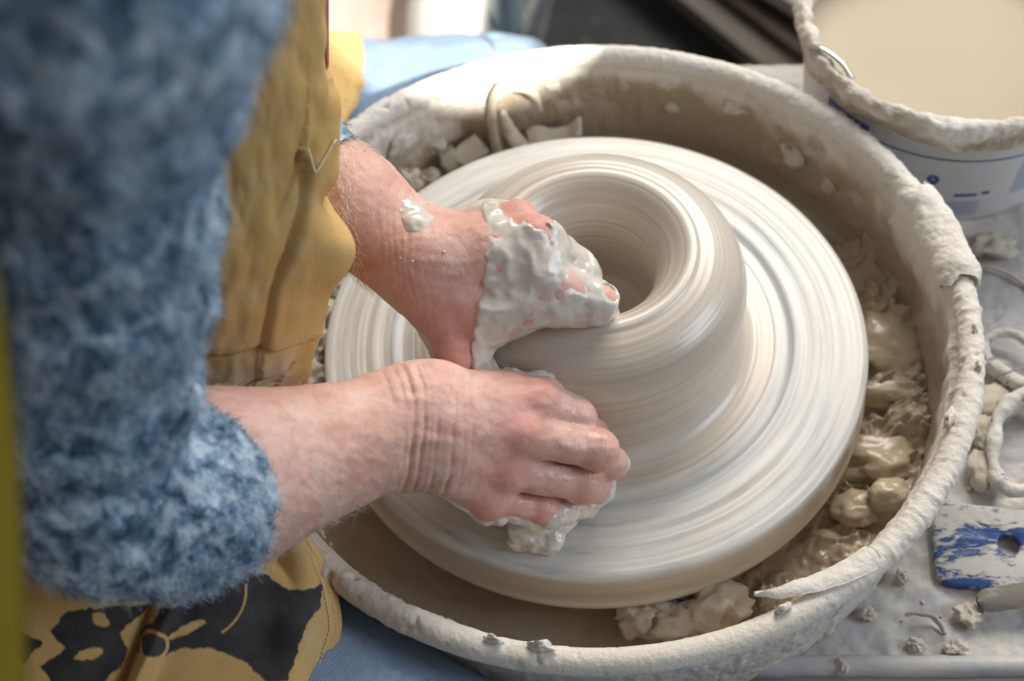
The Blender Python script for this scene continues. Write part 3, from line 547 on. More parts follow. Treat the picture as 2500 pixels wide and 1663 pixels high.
lathe_at('grey_basin', [(.0, 0), (.10, 0), (.17, .09), (.19, .20), (.183, .20), (.16, .09), (.08, .012), (0, .012)], np.array((-0.2340,0.9426,-0.5000)) + (0, 0, -.22), flat_mat('grey_ceramic', (.42, .42, .41), .5), 'grey basin on the floor behind the far thigh', 'basin')
lathe_at('white_jar', [(.0, 0), (.045, 0), (.062, .05), (.060, .12), (.040, .19), (.020, .215), (0, .22)], np.array((-0.1536,0.7837,-0.4200)) + (0, 0, -.15), flat_mat('white_glaze', (.86, .83, .78), .3), 'bright white rounded jar behind the far thigh', 'jar')
V, F = tube(polyline([np.array((-0.0942,0.7650,-0.4500)), np.array((-0.0877,0.7059,-0.3000))], 12), .018, 16); tag(mobj('pale_blue_post', V, F, flat_mat('pale_blue_paint', (.55, .72, .78), .4)), 'pale blue round post behind the knee', 'post')
V, F = tube(polyline([np.array((-0.0708,0.8120,-0.5000)), np.array((-0.0419,0.7659,-0.3800))], 12), .013, 16); tag(mobj('grey_rod', V, F, flat_mat('grey_paint', (.62, .60, .58), .4)), 'slanting pale grey rod behind the knee', 'rod')

# ================================================================== the potter
person = thing('person', 'potter in blue fuzzy jumper and mustard apron, both hands shaping the clay on the wheel', 'person', (-.30, 0, -.72))

# ---- skin
m = M('skin'); red = m.attr('red'); n1 = m.noise(26, 4, .6); n2 = m.noise(95, 4, .6); n3 = m.noise(420, 3, .6)
c = m.mix(m.ramp(n1, [(.36, 0.), (.66, 1.)]), (.790, .525, .445), (.715, .420, .345))
c = m.mix(m.ramp(n2, [(.46, 0.), (.70, .75)]), c, (.62, .315, .245))
c = m.mix(m.math('MULTIPLY', red, .66, True), c, (.70, .255, .215))
c = m.mix(m.ramp(m.vor(150), [(.07, .22), (.22, 0.)]), c, (.46, .22, .13))            # freckles
c = m.mix(m.ramp(m.noise(13, 3), [(.50, 0.), (.68, .30)]), c, (.55, .31, .20))
c = m.mix(m.math('MULTIPLY', m.attr('film'), m.ramp(m.noise(150, 4, .65), [(.38, .15), (.6, .85)])), c, (.70, .655, .60))     # thin dried slip film
lines = m.noise(1, 4, .6, m.mp((900, 260, 600), (0, 0, .35))); vv = m.vor(850, feature='DISTANCE_TO_EDGE')
nb = m.bump(m.ramp(vv, [(0, 0.), (.25, 1.)]), .00012, .5); nb = m.bump(lines, .00035, .65, nb); nb = m.bump(n2, .0006, .4, nb)
gl = m.attr('gloss')
m.set(col=c, rough=m.n('ShaderNodeMapRange', {0: gl, 3: .50, 4: .20}).outputs[0], sss=.22, nrm=nb, spec=.42, coat=m.math('MULTIPLY', gl, .35), coatr=.12)
m.b.inputs['Subsurface Radius'].default_value = (.008, .0030, .0015); m.b.inputs['Subsurface Scale'].default_value = .5; MAT_SKIN = m.m
# ---- slip on skin
m = M('slip_on_skin'); n1 = m.noise(55, 5, .6); n2 = m.noise(240, 4, .55)
c = m.mix(m.ramp(n1, [(.35, 0.), (.7, 1.)]), (.73, .685, .615), (.64, .58, .495)); c = m.mix(m.math('MULTIPLY', m.attr('thin'), .5), c, (.68, .53, .49))
m.set(col=c, rough=m.ramp(n1, [(.3, .20), (.7, .42)]), coat=.55, coatr=.12, sss=.15, nrm=m.bump(n2, .0003, .5, m.bump(n1, .0010, .5))); m.b.inputs['Subsurface Radius'].default_value = (.003, .0022, .0016); m.b.inputs['Subsurface Scale'].default_value = .5
MAT_SLIP = m.m

A3 = lambda *p: [np.array(q, float) for q in p]
def finger(X, pts, rr, k=.004):
    L = [cone(X, pts[i], pts[i + 1], rr[i], rr[i + 1]) for i in range(len(pts) - 1)]
    L += [ball(X, pts[1], rr[1] * 1.05)]
    return smins(L, k)
def hand_field(X, H):
    arm = smins([cone(X, a, b, r0, r1) for a, b, r0, r1 in H['arm']], .026)
    palm = smins([cone(X, a, b, r0, r1) for a, b, r0, r1 in H['palm']], .012)
    fing = smins([finger(X, p, r) for p, r in H['fingers']], H.get('fk', .0016))
    d = smin(palm, arm, .020)
    for c, r, k in H['knuckles']: d = smin(d, ball(X, c, r), k)
    for a, b, r0, r1, k in H.get('ridges', ()): d = smin(d, cone(X, a, b, r0, r1), k)
    d = smin(d, fing, .0034)
    for a, b, r0, r1, k in H.get('web', ()): d = smin(d, cone(X, a, b, r0, r1), k)
    return d

# ---------------- right (near) hand: flat against the outer wall of the form, knuckles up
RW_R, RW_U = A3((-0.0941,-0.1090,0.0920), (-0.0901,-0.1240,0.0790))
RC_R, RC_U = A3((-0.1771,-0.1663,0.1320), (-0.1745,-0.1771,0.1200))
RE = np.array((-0.2134,-0.2061,0.1650))
rI, rM, rG, rP = A3((-0.0299,-0.0929,0.0710), (-0.0377,-0.1112,0.0680), (-0.0453,-0.1241,0.0540), (-0.0546,-0.1308,0.0380))
rIp, rMp, rGp, rPp = A3((-0.0092,-0.0940,0.0550), (0.0013,-0.1106,0.0510), (-0.0062,-0.1212,0.0340), (-0.0275,-0.1301,0.0240))
rId, rMd, rGd, rPd = A3((-0.0016,-0.0927,0.0380), (0.0081,-0.1079,0.0330), (0.0006,-0.1148,0.0190), (-0.0135,-0.1243,0.0140))
rIt, rMt, rGt, rPt = A3((0.0007,-0.0912,0.0220), (0.0056,-0.1011,0.0170), (0.0020,-0.1031,0.0090), (-0.0048,-0.1182,0.0100))
rTc, rTm, rTi, rTt = A3((-0.0783,-0.0987,0.0870), (-0.0482,-0.0875,0.0700), (-0.0274,-0.0839,0.0610), (-0.0109,-0.0900,0.0510))
bI, bM, bG, bP = A3((-0.0744,-0.1099,0.0900), (-0.0728,-0.1178,0.0880), (-0.0737,-0.1252,0.0830), (-0.0770,-0.1295,0.0760))
HR = dict(
    arm=[(RE, RC_R, .033, .0290), (RE, RC_U, .033, .0290), (RC_R, RW_R, .0290, .0135), (RC_U, RW_U, .0290, .0130), ((RC_R + RC_U) / 2, (RW_R + RW_U) / 2, .027, .0140)],
    palm=[(bI, rI, .0128, .0102), (bM, rM, .0130, .0105), (bG, rG, .0125, .0100), (bP, rP, .0112, .0090), (RW_R, bI, .0140, .0128), (RW_U, bP, .0132, .0112), (RW_U, rP, .0125, .0098),
          (rTc, rTm, .0128, .0118), (RW_R, rTc, .0135, .0128), ((bM + RW_R) / 2, (rM + rI) / 2 - np.array((0, .006, .006)), .013, .010)],
    fingers=[((rI, rIp, rId, rIt), (.0104, .0092, .0080, .0068)), ((rM, rMp, rMd, rMt), (.0108, .0097, .0086, .0074)), ((rG, rGp, rGd, rGt), (.0100, .0091, .0082, .0070)),
             ((rP, rPp, rPd, rPt), (.0090, .0080, .0072, .0062)), ((rTm, rTi, rTt), (.0122, .0104, .0085))],
    knuckles=[(rI + (0, -.0025, .0040), .0088, .006), (rM + (0, -.003, .0058), .0094, .005), (rG + (0, -.0035, .0048), .0088, .005), (rP + (0, -.003, .003), .0076, .006)],
    ridges=[(bM + (0, -.0055, .0085), rM + (-.006, -.004, .0062), .0052, .0040, .006), (bG + (0, -.0055, .0085), rG + (-.006, -.004, .0056), .0050, .0038, .006), (bI + (0, -.004, .0085), rI + (-.006, -.003, .0066), .0050, .0040, .006)],
    web=[(rTm * .6 + rI * .4, rTm * .2 + rI * .8, .0085, .007, .008)])
# ---------------- left (far) hand: thumb outside, fingers hooked over the lip into the hollow
LW = np.array((-0.1039,-0.0158,0.1060)); LW_R, LW_U = LW + np.array((-.001, -.0045, .000)), LW + np.array((.002, .0030, .001))
LF_R, LF_U = A3((-0.1258,-0.0043,0.1210), (-0.1232,0.0013,0.1210)); LE = np.array((-.285, .120, .205))
lI, lM, lG, lP = A3((-0.0261,-0.0384,0.1070), (-0.0289,-0.0229,0.1160), (-0.0388,-0.0080,0.1110), (-0.0521,-0.0001,0.1020))
lIp, lMp, lGp, lPp = A3((0.0032,-0.0463,0.0915), (-0.0069,-0.0302,0.0960), (-0.0160,-0.0178,0.0930), (-0.0319,-0.0068,0.0910))
lId, lMd, lGd, lPd = A3((0.0067,-0.0387,0.0620), (-0.0015,-0.0237,0.0680), (-0.0086,-0.0146,0.0680), (-0.0215,-0.0075,0.0720))
lIt, lMt, lGt, lPt = A3((0.0076,-0.0351,0.0400), (0.0010,-0.0202,0.0460), (-0.0051,-0.0116,0.0460), (-0.0141,-0.0050,0.0520))
lTc, lTm, lTi, lTt = A3((-0.0902,-0.0339,0.0980), (-0.0695,-0.0688,0.0800), (-0.0573,-0.0769,0.0580), (-0.0473,-0.0810,0.0420))
cI, cM, cG, cP = A3((-0.0850,-0.0345,0.1080), (-0.0822,-0.0288,0.1110), (-0.0825,-0.0204,0.1090), (-0.0857,-0.0115,0.1030))
HL = dict(
    arm=[(LE, LF_R, .024, .0160), (LE, LF_U, .024, .0160), (LF_R, LW_R, .0160, .0138), (LF_U, LW_U, .0160, .0135)],
    palm=[(cI, lI, .0145, .0108), (cM, lM, .0138, .0112), (cG, lG, .0125, .0104), (cP, lP, .0110, .0094), (LW_R, cI, .0145, .0145), (LW_U, cP, .0135, .0110), (LW_R, lTc, .0142, .0150),
          (lTc, lTm, .0150, .0126), (cI, (lI + lTm) / 2 + np.array((-.008, .004, .002)), .015, .0115), (lTc, (lI * .4 + lTm * .6) + np.array((-.004, 0, .002)), .014, .011), (cM, lI * .5 + lM * .5, .014, .012)],
    fingers=[((lI, lIp, lId, lIt), (.0110, .0080, .0078, .0068)), ((lM, lMp, lMd, lMt), (.0112, .0094, .0085, .0074)), ((lG, lGp, lGd, lGt), (.0104, .0090, .0080, .0070)),
             ((lP, lPp, lPd, lPt), (.0094, .0078, .0072, .0062)), ((lTm, lTi, lTt), (.0132, .0106, .0086))],
    knuckles=[(lI + (0, -.001, .0045), .0088, .006), (lM + (0, -.001, .0048), .0092, .006), (lG + (0, .000, .0045), .0088, .006), (lP + (0, .001, .0035), .0078, .006)],
    ridges=[(cM + (0, 0, .0100), lM + (-.006, 0, .0068), .0050, .0040, .006), (cG + (0, 0, .0095), lG + (-.006, 0, .0060), .0048, .0038, .006), (cI + (0, 0, .0100), lI + (-.006, 0, .0066), .0050, .0040, .006)],
    web=[(lTm + (.010, .010, .004), lI + (.010, -.010, -.004), .0085, .0072, .012), (lTm * .5 + lI * .5, lI * .7 + lIp * .3 + np.array((0, -.006, -.002)), .0090, .0070, .010), ((-0.0326,-0.0557,0.0990), (0.0010,-0.0472,0.0885), .0080, .0064, .008)], fk=.0014)

h = .00105
def wrinkle(s, w, centres, amp, width):
    o = 0
    for c, a, b in centres: o = o - amp * a * np.exp(-np.abs((s - c - b * w * w * 6 - b * .1 * w) / width) ** 1.25)
    return o
def band_field(lo, hi, hh, fn, pad=.0055, step=5):
    """sample fn on a fine grid, but only near its zero level (coarse pass first)"""
    n = [int(math.ceil((hi[k] - lo[k]) / hh / step)) * step for k in range(3)]; c = [x // step for x in n]
    ax = [lo[k] + (np.arange(c[k]) + .5) * step * hh for k in range(3)]; Dc = fn(np.stack(np.meshgrid(*ax, indexing='ij'), -1).astype(np.float32))
    near = np.abs(Dc) < step * hh * .87 + pad; D = np.repeat(np.repeat(np.repeat(np.where(Dc < 0, -.02, .02).astype(np.float32), step, 0), step, 1), step, 2)
    mask = np.repeat(np.repeat(np.repeat(near, step, 0), step, 1), step, 2); idx = np.argwhere(mask); X = (idx * hh + np.asarray(lo)).astype(np.float32)
    D[tuple(idx.T)] = fn(X); return X, idx, D
def build_hand(H, lo, hi):
    X, I, D = band_field(lo, hi, h, lambda x: hand_field(x, H)); V, F = surface_nets(D, lo, h); return X, I, D, V.astype(np.float64), F
def relax(V, F, it=2):
    for _ in range(it):
        a = np.zeros_like(V); n = np.zeros(len(V))
        for k in range(4): np.add.at(a, F[:, k], V[F[:, (k + 1) % 4]] + V[F[:, k - 1]]); np.add.at(n, F[:, k], 2)
        V = np.where(n[:, None] > 0, V * .4 + .6 * a / np.maximum(n, 1)[:, None], V)
    return V
lo, hi = np.array((-.262, -.225, -.006)), np.array((.024, -.070, .172))
XR, IR, DR, VR, FR = build_hand(HR, lo, hi); loR = lo
lo, hi = np.array((-.215, -.100, .018)), np.array((.022, .078, .160))
XL, IL, DL, VL, FL = build_hand(HL, lo, hi); loL = lo
VR = relax(VR, FR); VL = relax(VL, FL)
def nearness(V, pts, r):
    o = np.zeros(len(V))
    for p in pts: o = np.maximum(o, np.exp(-((np.linalg.norm(V - p, axis=1)) / r) ** 2))
    return o
# right wrist folds, knuckle and finger creases
NR = vnormals(VR, FR); ax = (rM - (RW_R + RW_U) / 2); ax /= np.linalg.norm(ax); wv = (RW_R - RW_U); wv -= ax * (wv @ ax); wv /= np.linalg.norm(wv); up = np.cross(wv, ax); up = up if up[2] > 0 else -up
q = VR - (RW_R + RW_U) / 2; s = q @ ax; w = q @ wv; dors = sstep(-.1, .5, NR @ up); nz = fbm(VR * 26, 2, 17) * .0022 + fbm(VR * 110, 2, 18) * .0003
cr = [(-.0120, .45, -.9), (-.0065, .6, -.8), (-.0022, 1.5, -.7), (.0030, 1.35, -.55), (.0062, .5, -.5), (.0098, 1.0, -.4), (.0128, .4, -.3), (.0178, 1.45, -.2), (.0235, .5, -.1), (.028, .35, 0.)]
dR = wrinkle(s + nz, w, cr, .00150, .00100) * dors * np.clip(.75 + 1.1 * fbm(VR * np.array((60, 45, 45)) + 9, 2, 77), .15, 1.3) * sstep(.040, .022, np.abs(w)) + .00055 * np.exp(-(s / .02) ** 2) * dors
def joint_creases(V, N, pts, amp, r=.010, f=2600):
    o = 0
    for a, b in pts:
        t = (b - a) / np.linalg.norm(b - a); q_ = V - b; s_ = q_ @ t; d_ = np.linalg.norm(q_, axis=1)
        o = o + amp * np.sin(s_ * f + fbm(V * 150, 2, 3) * 1.2) * np.exp(-(s_ / .006) ** 2) * np.exp(-(d_ / (r * 1.5)) ** 4)
    return o
dR += joint_creases(VR, NR, ((rM, rMp), (rG, rGp), (rI, rIp), (rP, rPp), (rMp, rMd), (rGp, rGd)), .00022)
dR += .00028 * fbm(VR * np.array((140, 300, 200)), 3, 23) + .0005 * fbm(VR * 55, 2, 29)
dR += .0007 * np.maximum(0, fbm(VR @ np.linalg.qr(np.stack([ax, wv, up], 1))[0] * np.array((30, 90, 30)), 2, 44) - .15) * dors
VR = VR + NR * dR[:, None]
redR = 1.1 * nearness(VR, [rI + (0, -.004, .008), rM + (0, -.004, .009), rG + (0, -.004, .008), rP + (0, -.004, .006)], .013) + .5 * nearness(VR, [rMp, rGp, rPp, rIp, rPd, rId], .013) + .25 * sstep(.1, .6, fbm(VR * 40, 2, 7))
glR = nearness(VR, [(rM * .4 + rMp * .6), (rG * .4 + rGp * .6), rMp, rGp, rIp, (rI + rIp) / 2, (rP + rPp) / 2], .016)
filmR = .8 * nearness(VR, [rMd, rGd, rMt, rGt], .010) + .35 * nearness(VR, [rIp, (rI + rIp) / 2], .014)
# left wrist and dorsum lines
NL = vnormals(VL, FL); axl = (lM - LW); axl /= np.linalg.norm(axl); wl = (LW_U - LW_R); wl -= axl * (wl @ axl); wl /= np.linalg.norm(wl); ul = np.cross(axl, wl); ul = ul if ul[2] > 0 else -ul
q = VL - LW; s = q @ axl; w = q @ wl; dorl = sstep(0, .6, NL @ ul); nz = fbm(VL * 70, 3, 19) * .0018
dL = wrinkle(s + nz, w, [(.000, .5, .2), (.0045, .7, .2), (.008, .9, .2), (.0115, .8, .2), (.0155, .7, .1), (.020, .55, 0), (.026, .4, 0)], .00048, .0009) * dorl
dL += .0009 * np.maximum(0, fbm(VL * np.array((40, 110, 60)) + 5, 2, 46) - .1) * dorl * sstep(.01, .03, s)
dL += joint_creases(VL, NL, ((lM, lMp), (lI, lIp)), .0003) + .00026 * fbm(VL * np.array((180, 220, 200)), 3, 25) + .0006 * fbm(VL * 45, 2, 27)
VL = VL + NL * dL[:, None]
redL = .9 * nearness(VL, [lI + (0, 0, .009), lM + (0, 0, .010), lG + (0, 0, .009), lP + (0, 0, .008)], .012) + .8 * nearness(VL, [lIp, lMp, lTm + (0, 0, .01)], .014) + .45 * nearness(VL, [lTc * .3 + lTm * .7], .03) + .3 * nearness(VL, [LW + (-.01, 0, .015), LF_R], .03) + .25 * sstep(.1, .6, fbm(VL * 40, 2, 9))
glL = .35 * nearness(VL, [lTm, lTc], .022)
filmL = .25 * nearness(VL, [lTm, lI], .02)
# upper arms and trunk under the clothes, joined into the same body mesh
SHR, SHL = np.array((-.125, -.185, .50)), np.array((-.20, .19, .50)); HIP = np.array((-.40, 0, -.10)); NECK = np.array((-.18, 0, .56))
hb = .012; lo, hi = np.array((-.56, -.30, -.24)), np.array((-.04, .30, .66)); X = gridpts(lo, hi, hb)
D = smins([cone(X, HIP, NECK - (0, 0, .08), .095, .085), cone(X, HIP + (0, -.06, 0), NECK + (-.01, -.09, -.05), .085, .06), cone(X, HIP + (0, .06, 0), NECK + (-.01, .09, -.05), .085, .06), cone(X, RE, (-0.2023,-0.1848,0.2100), .026, .022), cone(X, (-0.2023,-0.1848,0.2100), (-0.1675,-0.1713,0.3300), .022, .026), cone(X, (-0.1675,-0.1713,0.3300), SHR, .026, .040), cone(X, SHL, LE, .045, .036), cone(X, NECK, NECK + (.03, 0, .06), .05, .045)], .03)
VB, FB = surface_nets(D.astype(np.float32), lo, hb)
Vb = np.vstack([VR, VL, VB]); Fb = np.vstack([FR, FL + len(VR), FB + len(VR) + len(VL)]); zb = np.zeros(len(VB))
body = mobj('body', Vb, Fb, MAT_SKIN, person, attrs={'red': np.r_[redR, redL, zb].clip(0, 1), 'gloss': np.r_[glR, glL, zb].clip(0, 1), 'film': np.r_[filmR, filmL, zb].clip(0, 1)})
body['label'] = 'bare freckled forearms and hands of the potter'

# ---------------- slip: the hand's own surface swollen by a patchy layer of wet clay
def slip_mesh(name, I, D, org, tk_, label, keep=None):
    thick = np.full(D.shape, -.004, np.float32); thick[tuple(I.T)] = tk_; S = D - thick; V, F = surface_nets(S.astype(np.float32), org, h); V = relax(V.astype(float), F, 1)
    i = np.clip(np.round((V - org) / h).astype(int), 0, np.array(D.shape) - 1); tv = thick[tuple(i.T)]
    ok = tv > -.0030; okf = ok[F].all(1)
    if keep is not None: okf &= keep(V)[F].all(1)
    F = F[okf]; u, inv = np.unique(F, return_inverse=True); V = V[u]; F = inv.reshape(F.shape); tv = tv[u]
    o = mobj(name, V, F, MAT_SLIP, person, attrs={'thin': np.clip(1.15 - tv / .0010, 0, 1)}); o['label'] = label; return o
def lin(X, pts):
    """signed x-distance right of a boundary polyline given as (y, x)"""
    p = np.array(sorted([(a[1], a[0]) for a in pts])); return X[..., 0] - np.interp(X[..., 1], p[:, 0], p[:, 1]).astype(np.float32)
n1 = fbm(XL * 46, 3, 33); n2 = fbm(XL * 150, 3, 35); n3 = fbm(XL * 38 + 3, 2, 38)
edge = lin(XL, [(-0.0566,-0.0088,0.1210), (-0.0545,-0.0207,0.1220), (-0.0543,-0.0414,0.1210), (-0.0566,-0.0540,0.1170), (-0.0584,-0.0642,0.1100), (-0.0615,-0.0744,0.1030), (-0.0602,-0.0842,0.0880)])
msk = edge + n1 * .0016 + n2 * .0012
bare = np.minimum(ball(XL, lG + (.004, -.002, .009), .0135), ball(XL, lM * .55 + lG * .45 + (.006, -.002, .008), .010)); bare = np.minimum(bare, ball(XL, lP + (.006, 0, .009), .010)) + n1 * .006 + n2 * .002
bare2 = ball(XL, lIp + (.0045, .002, .006), .0062) + n1 * .003
msk = np.minimum(msk, np.minimum(bare, bare2)); msk = np.minimum(msk, np.abs(ball(XL, lI + (.002, .004, .011), .007)) * 6 + n2 * .004 + .0008)
tk = np.clip(msk * 1.1, -.004, .0006) + np.where(msk > 0, 1, 0) * (np.clip(n1, -.32, 1) * .0017 + .00045 * n2 + .0002 + .0010 * np.maximum(0, .22 - np.abs(n3)) / .22)
extra = -.004 + 0 * tk
for c_, r_, t_ in (((-0.0940,-0.0147,0.1245), .0105, .0026), ((-0.0904,-0.0221,0.1260), .0095, .0022), ((-0.0973,-0.0081,0.1220), .0085, .0024), ((-0.0870,-0.0190,0.1235), .0080, .002), ((-0.0932,-0.0249,0.1262), .006, .0016)):
    extra = np.maximum(extra, np.clip((-(ball(XL, c_, r_)) - np.abs(n1) * .0015 - n2 * .0018) * 1.2, -.004, t_) + np.where(ball(XL, c_, r_) < 0, n1 * .0018, 0))
for a_, b_, r_, t_ in (((-0.0793,-0.0026,0.1060), (-0.0605,0.0011,0.1115), .0066, .0034), ((-0.0604,0.0013,0.1120), (-0.0451,0.0003,0.1140), .0062, .0036), ((-0.0859,-0.0634,0.0815), (-0.0777,-0.0750,0.0730), .0080, .0010), ((-0.0765,-0.0757,0.0740), (-0.0735,-0.0795,0.0700), .006, .001)):
    e_ = -cone(XL, a_, b_, r_, r_) + n1 * .002; extra = np.maximum(extra, np.clip(e_ * 1.2, -.004, t_))
slip_mesh('clay_slip', IL, DL, loL, np.maximum(tk, extra), 'wet grey slip coating the far hand and fingers')
n1 = fbm(XR * 70, 4, 53); n2 = fbm(XR * 160, 3, 55); tk = np.full(len(XR), -.004, np.float32)
for a_, b_, r_, t_ in (((-0.0417,-0.0741,0.0670), (-0.0257,-0.0760,0.0630), .0072, .0014), ((-0.0257,-0.0760,0.0630), (-0.0104,-0.0846,0.0550), .0078, .0018), (rMt, rMt, .0085, .0012), (rMd + (.006, 0, -.004), rMd + (.006, 0, -.004), .0060, .0016), (rGd + (.005, 0, -.004), rGt, .0075, .0018),
                       (rPp + (.006, -.004, -.004), rPd, .0095, .0028), (rPd, rPt, .0100, .0032), (rP + (-.004, -.004, -.0085), rPp + (.004, -.004, -.009), .0085, .0028), ((-0.0788,-0.1378,0.0500), (-0.0645,-0.1353,0.0340), .0065, .0010)):
    e_ = -cone(XR, a_, b_, r_, r_) + n1 * .0022 + n2 * .0012; tk = np.maximum(tk, np.clip(e_ * 1.3, -.004, t_) + np.where(e_ > 0, (n1 * .8 + n2 * .6) * t_ * .6, 0))
slip_mesh('clay_slip', IR, DR, loR, tk, 'pale slip smeared on the near hand fingertips and little finger')
# soft lump of slip squeezed out under the little finger onto the bat, and shreds at the fingertips
def sdf_lump(name, prims, lo, hi, amp, sc, seed, label, k=.004, hh=.0008):
    X = gridpts(np.array(lo), np.array(hi), hh); D = smins([cone(X, a, b, r0, r1) for a, b, r0, r1 in prims], k) + amp * fbm(X * sc, 4, seed) + amp * .5 * np.abs(fbm(X * sc * 1.7, 3, seed + 4))
    D = np.maximum(D, .0002 - X[..., 2]); V, F = surface_nets(D.astype(np.float32), np.array(lo), hh); o = mobj(name, V, F, MAT_SLIP, person, attrs={'thin': np.zeros(len(V))}); o['label'] = label
pa = A3((-0.0418,-0.1353,0.0120), (-0.0337,-0.1400,0.0060), (-0.0239,-0.1401,0.0060), (-0.0421,-0.1385,0.0050), (-0.0312,-0.1338,0.0160), (-0.0161,-0.1286,0.0120), (-0.0052,-0.1202,0.0100), (-0.0227,-0.1344,0.0100))
sdf_lump('squeezed_slip', [(pa[0], pa[1], .0060, .0052), (pa[1], pa[2], .0048, .0066), (pa[3], pa[1], .0058, .0048), (pa[4], pa[0], .0050, .0050), (pa[4], pa[5], .0060, .0055), (pa[5], pa[6], .0055, .0045)], (-.062, -.172, -.002), (.012, -.105, .030), .0021, 85, 61, 'lump of slip squeezed out under the little finger')
pa = A3((0.0115,-0.1023,0.0340), (0.0121,-0.1045,0.0280), (0.0037,-0.1110,0.0140), (0.0063,-0.1113,0.0100), (-0.0017,-0.1181,0.0080))
sdf_lump('slip_shreds', [(pa[0], pa[1], .0018, .0022), (pa[2], pa[3], .0030, .0018), (pa[4], pa[4] + .001, .0036, .003)], (-.012, -.14, -.002), (.022, -.09, .046), .0020, 240, 65, 'torn shreds of slip at the near fingertips')
# a few specks of dry clay on the back of the far hand
rk = np.random.RandomState(12); cand = np.where(((VL - LW) @ axl > -.01) & ((VL - LW) @ axl < .034) & (vnormals(VL, FL) @ ul > .35))[0]
for k in range(13):
    p = VL[cand[rk.randint(len(cand))]]; V, F = blob(rk.uniform(.0004, .0009), 300 + k, .3, 1.5, 1, (1, 1, .8), 0, p); mobj('clay_speck', V, F, MAT_SLIP, person, attrs={'thin': np.zeros(len(V))})
# fine pale hairs on the forearms
def hairs(name, V, N, sel, count, length, rad, mat, seed, comb, parent, curl=.5, label=None, kind='stuff'):
    rs = np.random.RandomState(seed); idx = np.where(sel)[0]; idx = idx[rs.randint(0, len(idx), count)]; P0 = V[idx] + rs.normal(size=(count, 3)) * .0004; n = N[idx]; K = 5
    L = length * rs.uniform(.5, 1.25, count)[:, None]; c = np.asarray(comb, float)[None] + rs.normal(size=(count, 3)) * curl; c -= n * (c * n).sum(1)[:, None] * .8; c /= np.linalg.norm(c, axis=1)[:, None]
    b = rs.normal(size=(count, 3)) * curl * .6; t = np.linspace(0, 1, K)[None, :, None]
    P = P0[:, None] + L[:, None] * (n[:, None] * (t * .55 - .25 * t ** 2) + c[:, None] * (t ** 1.4) * .8 + b[:, None] * t ** 2 * .35)
    hc = bpy.data.hair_curves.new(name); hc.add_curves([K] * count); hc.attributes['position'].data.foreach_set('vector', P.astype(np.float32).ravel())
    ra = hc.attributes.new('radius', 'FLOAT', 'POINT'); ra.data.foreach_set('value', np.tile(np.linspace(rad, rad * .35, K), count).astype(np.float32))
    hc.materials.append(mat); o = link(bpy.data.objects.new(name, hc), parent); o['kind'] = kind
    if label: o['label'] = label
    return o
mh = M('pale_hair'); mh.set(col=(.92, .84, .74), rough=.4); NL = vnormals(VL, FL); NR = vnormals(VR, FR)
sL = (VL - LW) @ axl; hairs('arm_hair', VL, NL, (sL < -.010) & (NL @ ul > -.3), 2200, .0068, .0001, mh.m, 3, (.5, -.7, -.3), body, .45)
sR = (VR - (RW_R + RW_U) / 2) @ ax; hairs('arm_hair', VR, NR, (sR < -.012) & (NR @ up > -.3), 700, .0060, .00006, mh.m, 4, (.6, -.6, -.2), body, .45)

# ================================================================== clothes
m = M('mustard_canvas'); n1 = m.noise(14, 4); wv1 = m.n('ShaderNodeTexWave', {'Vector': m.mp((1, 1, 1), (0, 0, .4)), 'Scale': 420., 'Distortion': .6}).outputs[1]; wv2 = m.n('ShaderNodeTexWave', {'Vector': m.mp((1, 1, 1), (.9, .5, 0)), 'Scale': 380., 'Distortion': .6}, bands_direction='Z').outputs[1]
oc = m.mix(n1, (.70, .455, .175), (.60, .38, .125)); oc = m.mix(m.ramp(m.noise(55, 5), [(.55, 0.), (.75, .35)]), oc, (.66, .55, .38)); oc = m.mix(m.ramp(m.noise(600, 2), [(.4, 0.), (.7, .18)]), oc, (.34, .20, .06))
pr_ = m.attr('print'); wear = m.ramp(m.noise(70, 5, .65), [(.40, .0), (.70, .14)])
c = m.mix(pr_, oc, m.mix(wear, (.020, .021, .024), (.11, .108, .105)))
c = m.mix(m.math('MULTIPLY', m.attr('dust'), m.ramp(m.noise(40, 5), [(.4, 0.), (.65, .8)])), c, (.68, .62, .52))
m.set(col=c, rough=.9, sheen=.08, nrm=m.bump(m.noise(900, 2), .0003, .5, m.bump(m.noise(30, 3), .003, .35))); MAT_APRON = m.m
m = M('denim'); tw = m.n('ShaderNodeTexWave', {'Vector': m.mp((1, 1, 1), (.2, .3, .75)), 'Scale': 230., 'Distortion': .8, 'Detail': 2.}).outputs[1]; n1 = m.noise(18, 4); n2 = m.noise(240, 3)
c = m.mix(m.ramp(n1, [(.3, 0.), (.7, 1.)]), (.150, .250, .390), (.225, .340, .490)); c = m.mix(m.math('MULTIPLY', tw, .50), c, (.40, .50, .62)); c = m.mix(m.ramp(n2, [(.5, 0.), (.8, .5)]), c, (.10, .17, .28))
m.set(col=c, rough=.9, sheen=.2, nrm=m.bump(tw, .0006, .6, m.bump(m.noise(25, 3), .003, .4))); MAT_DENIM = m.m
m = M('mohair_knit'); n1 = m.noise(105, 5, .65, m.mp((1, 1, .7)), .6); n2 = m.noise(11, 3); n3 = m.noise(230, 4, .6, m.mp((1, 1, .4)))
c = m.ramp(m.math('ADD', m.math('MULTIPLY', n1, .62), m.math('MULTIPLY', n3, .38)), [(.40, (.035, .085, .15)), (.47, (.16, .28, .41)), (.53, (.38, .53, .67)), (.60, (.68, .79, .88))])
c = m.mix(m.ramp(n2, [(.45, 0.), (.7, .6)]), c, (.15, .25, .33)); m.set(col=c, rough=.95, sheen=.5, nrm=m.bump(n3, .004, .8)); MAT_KNIT = m.m
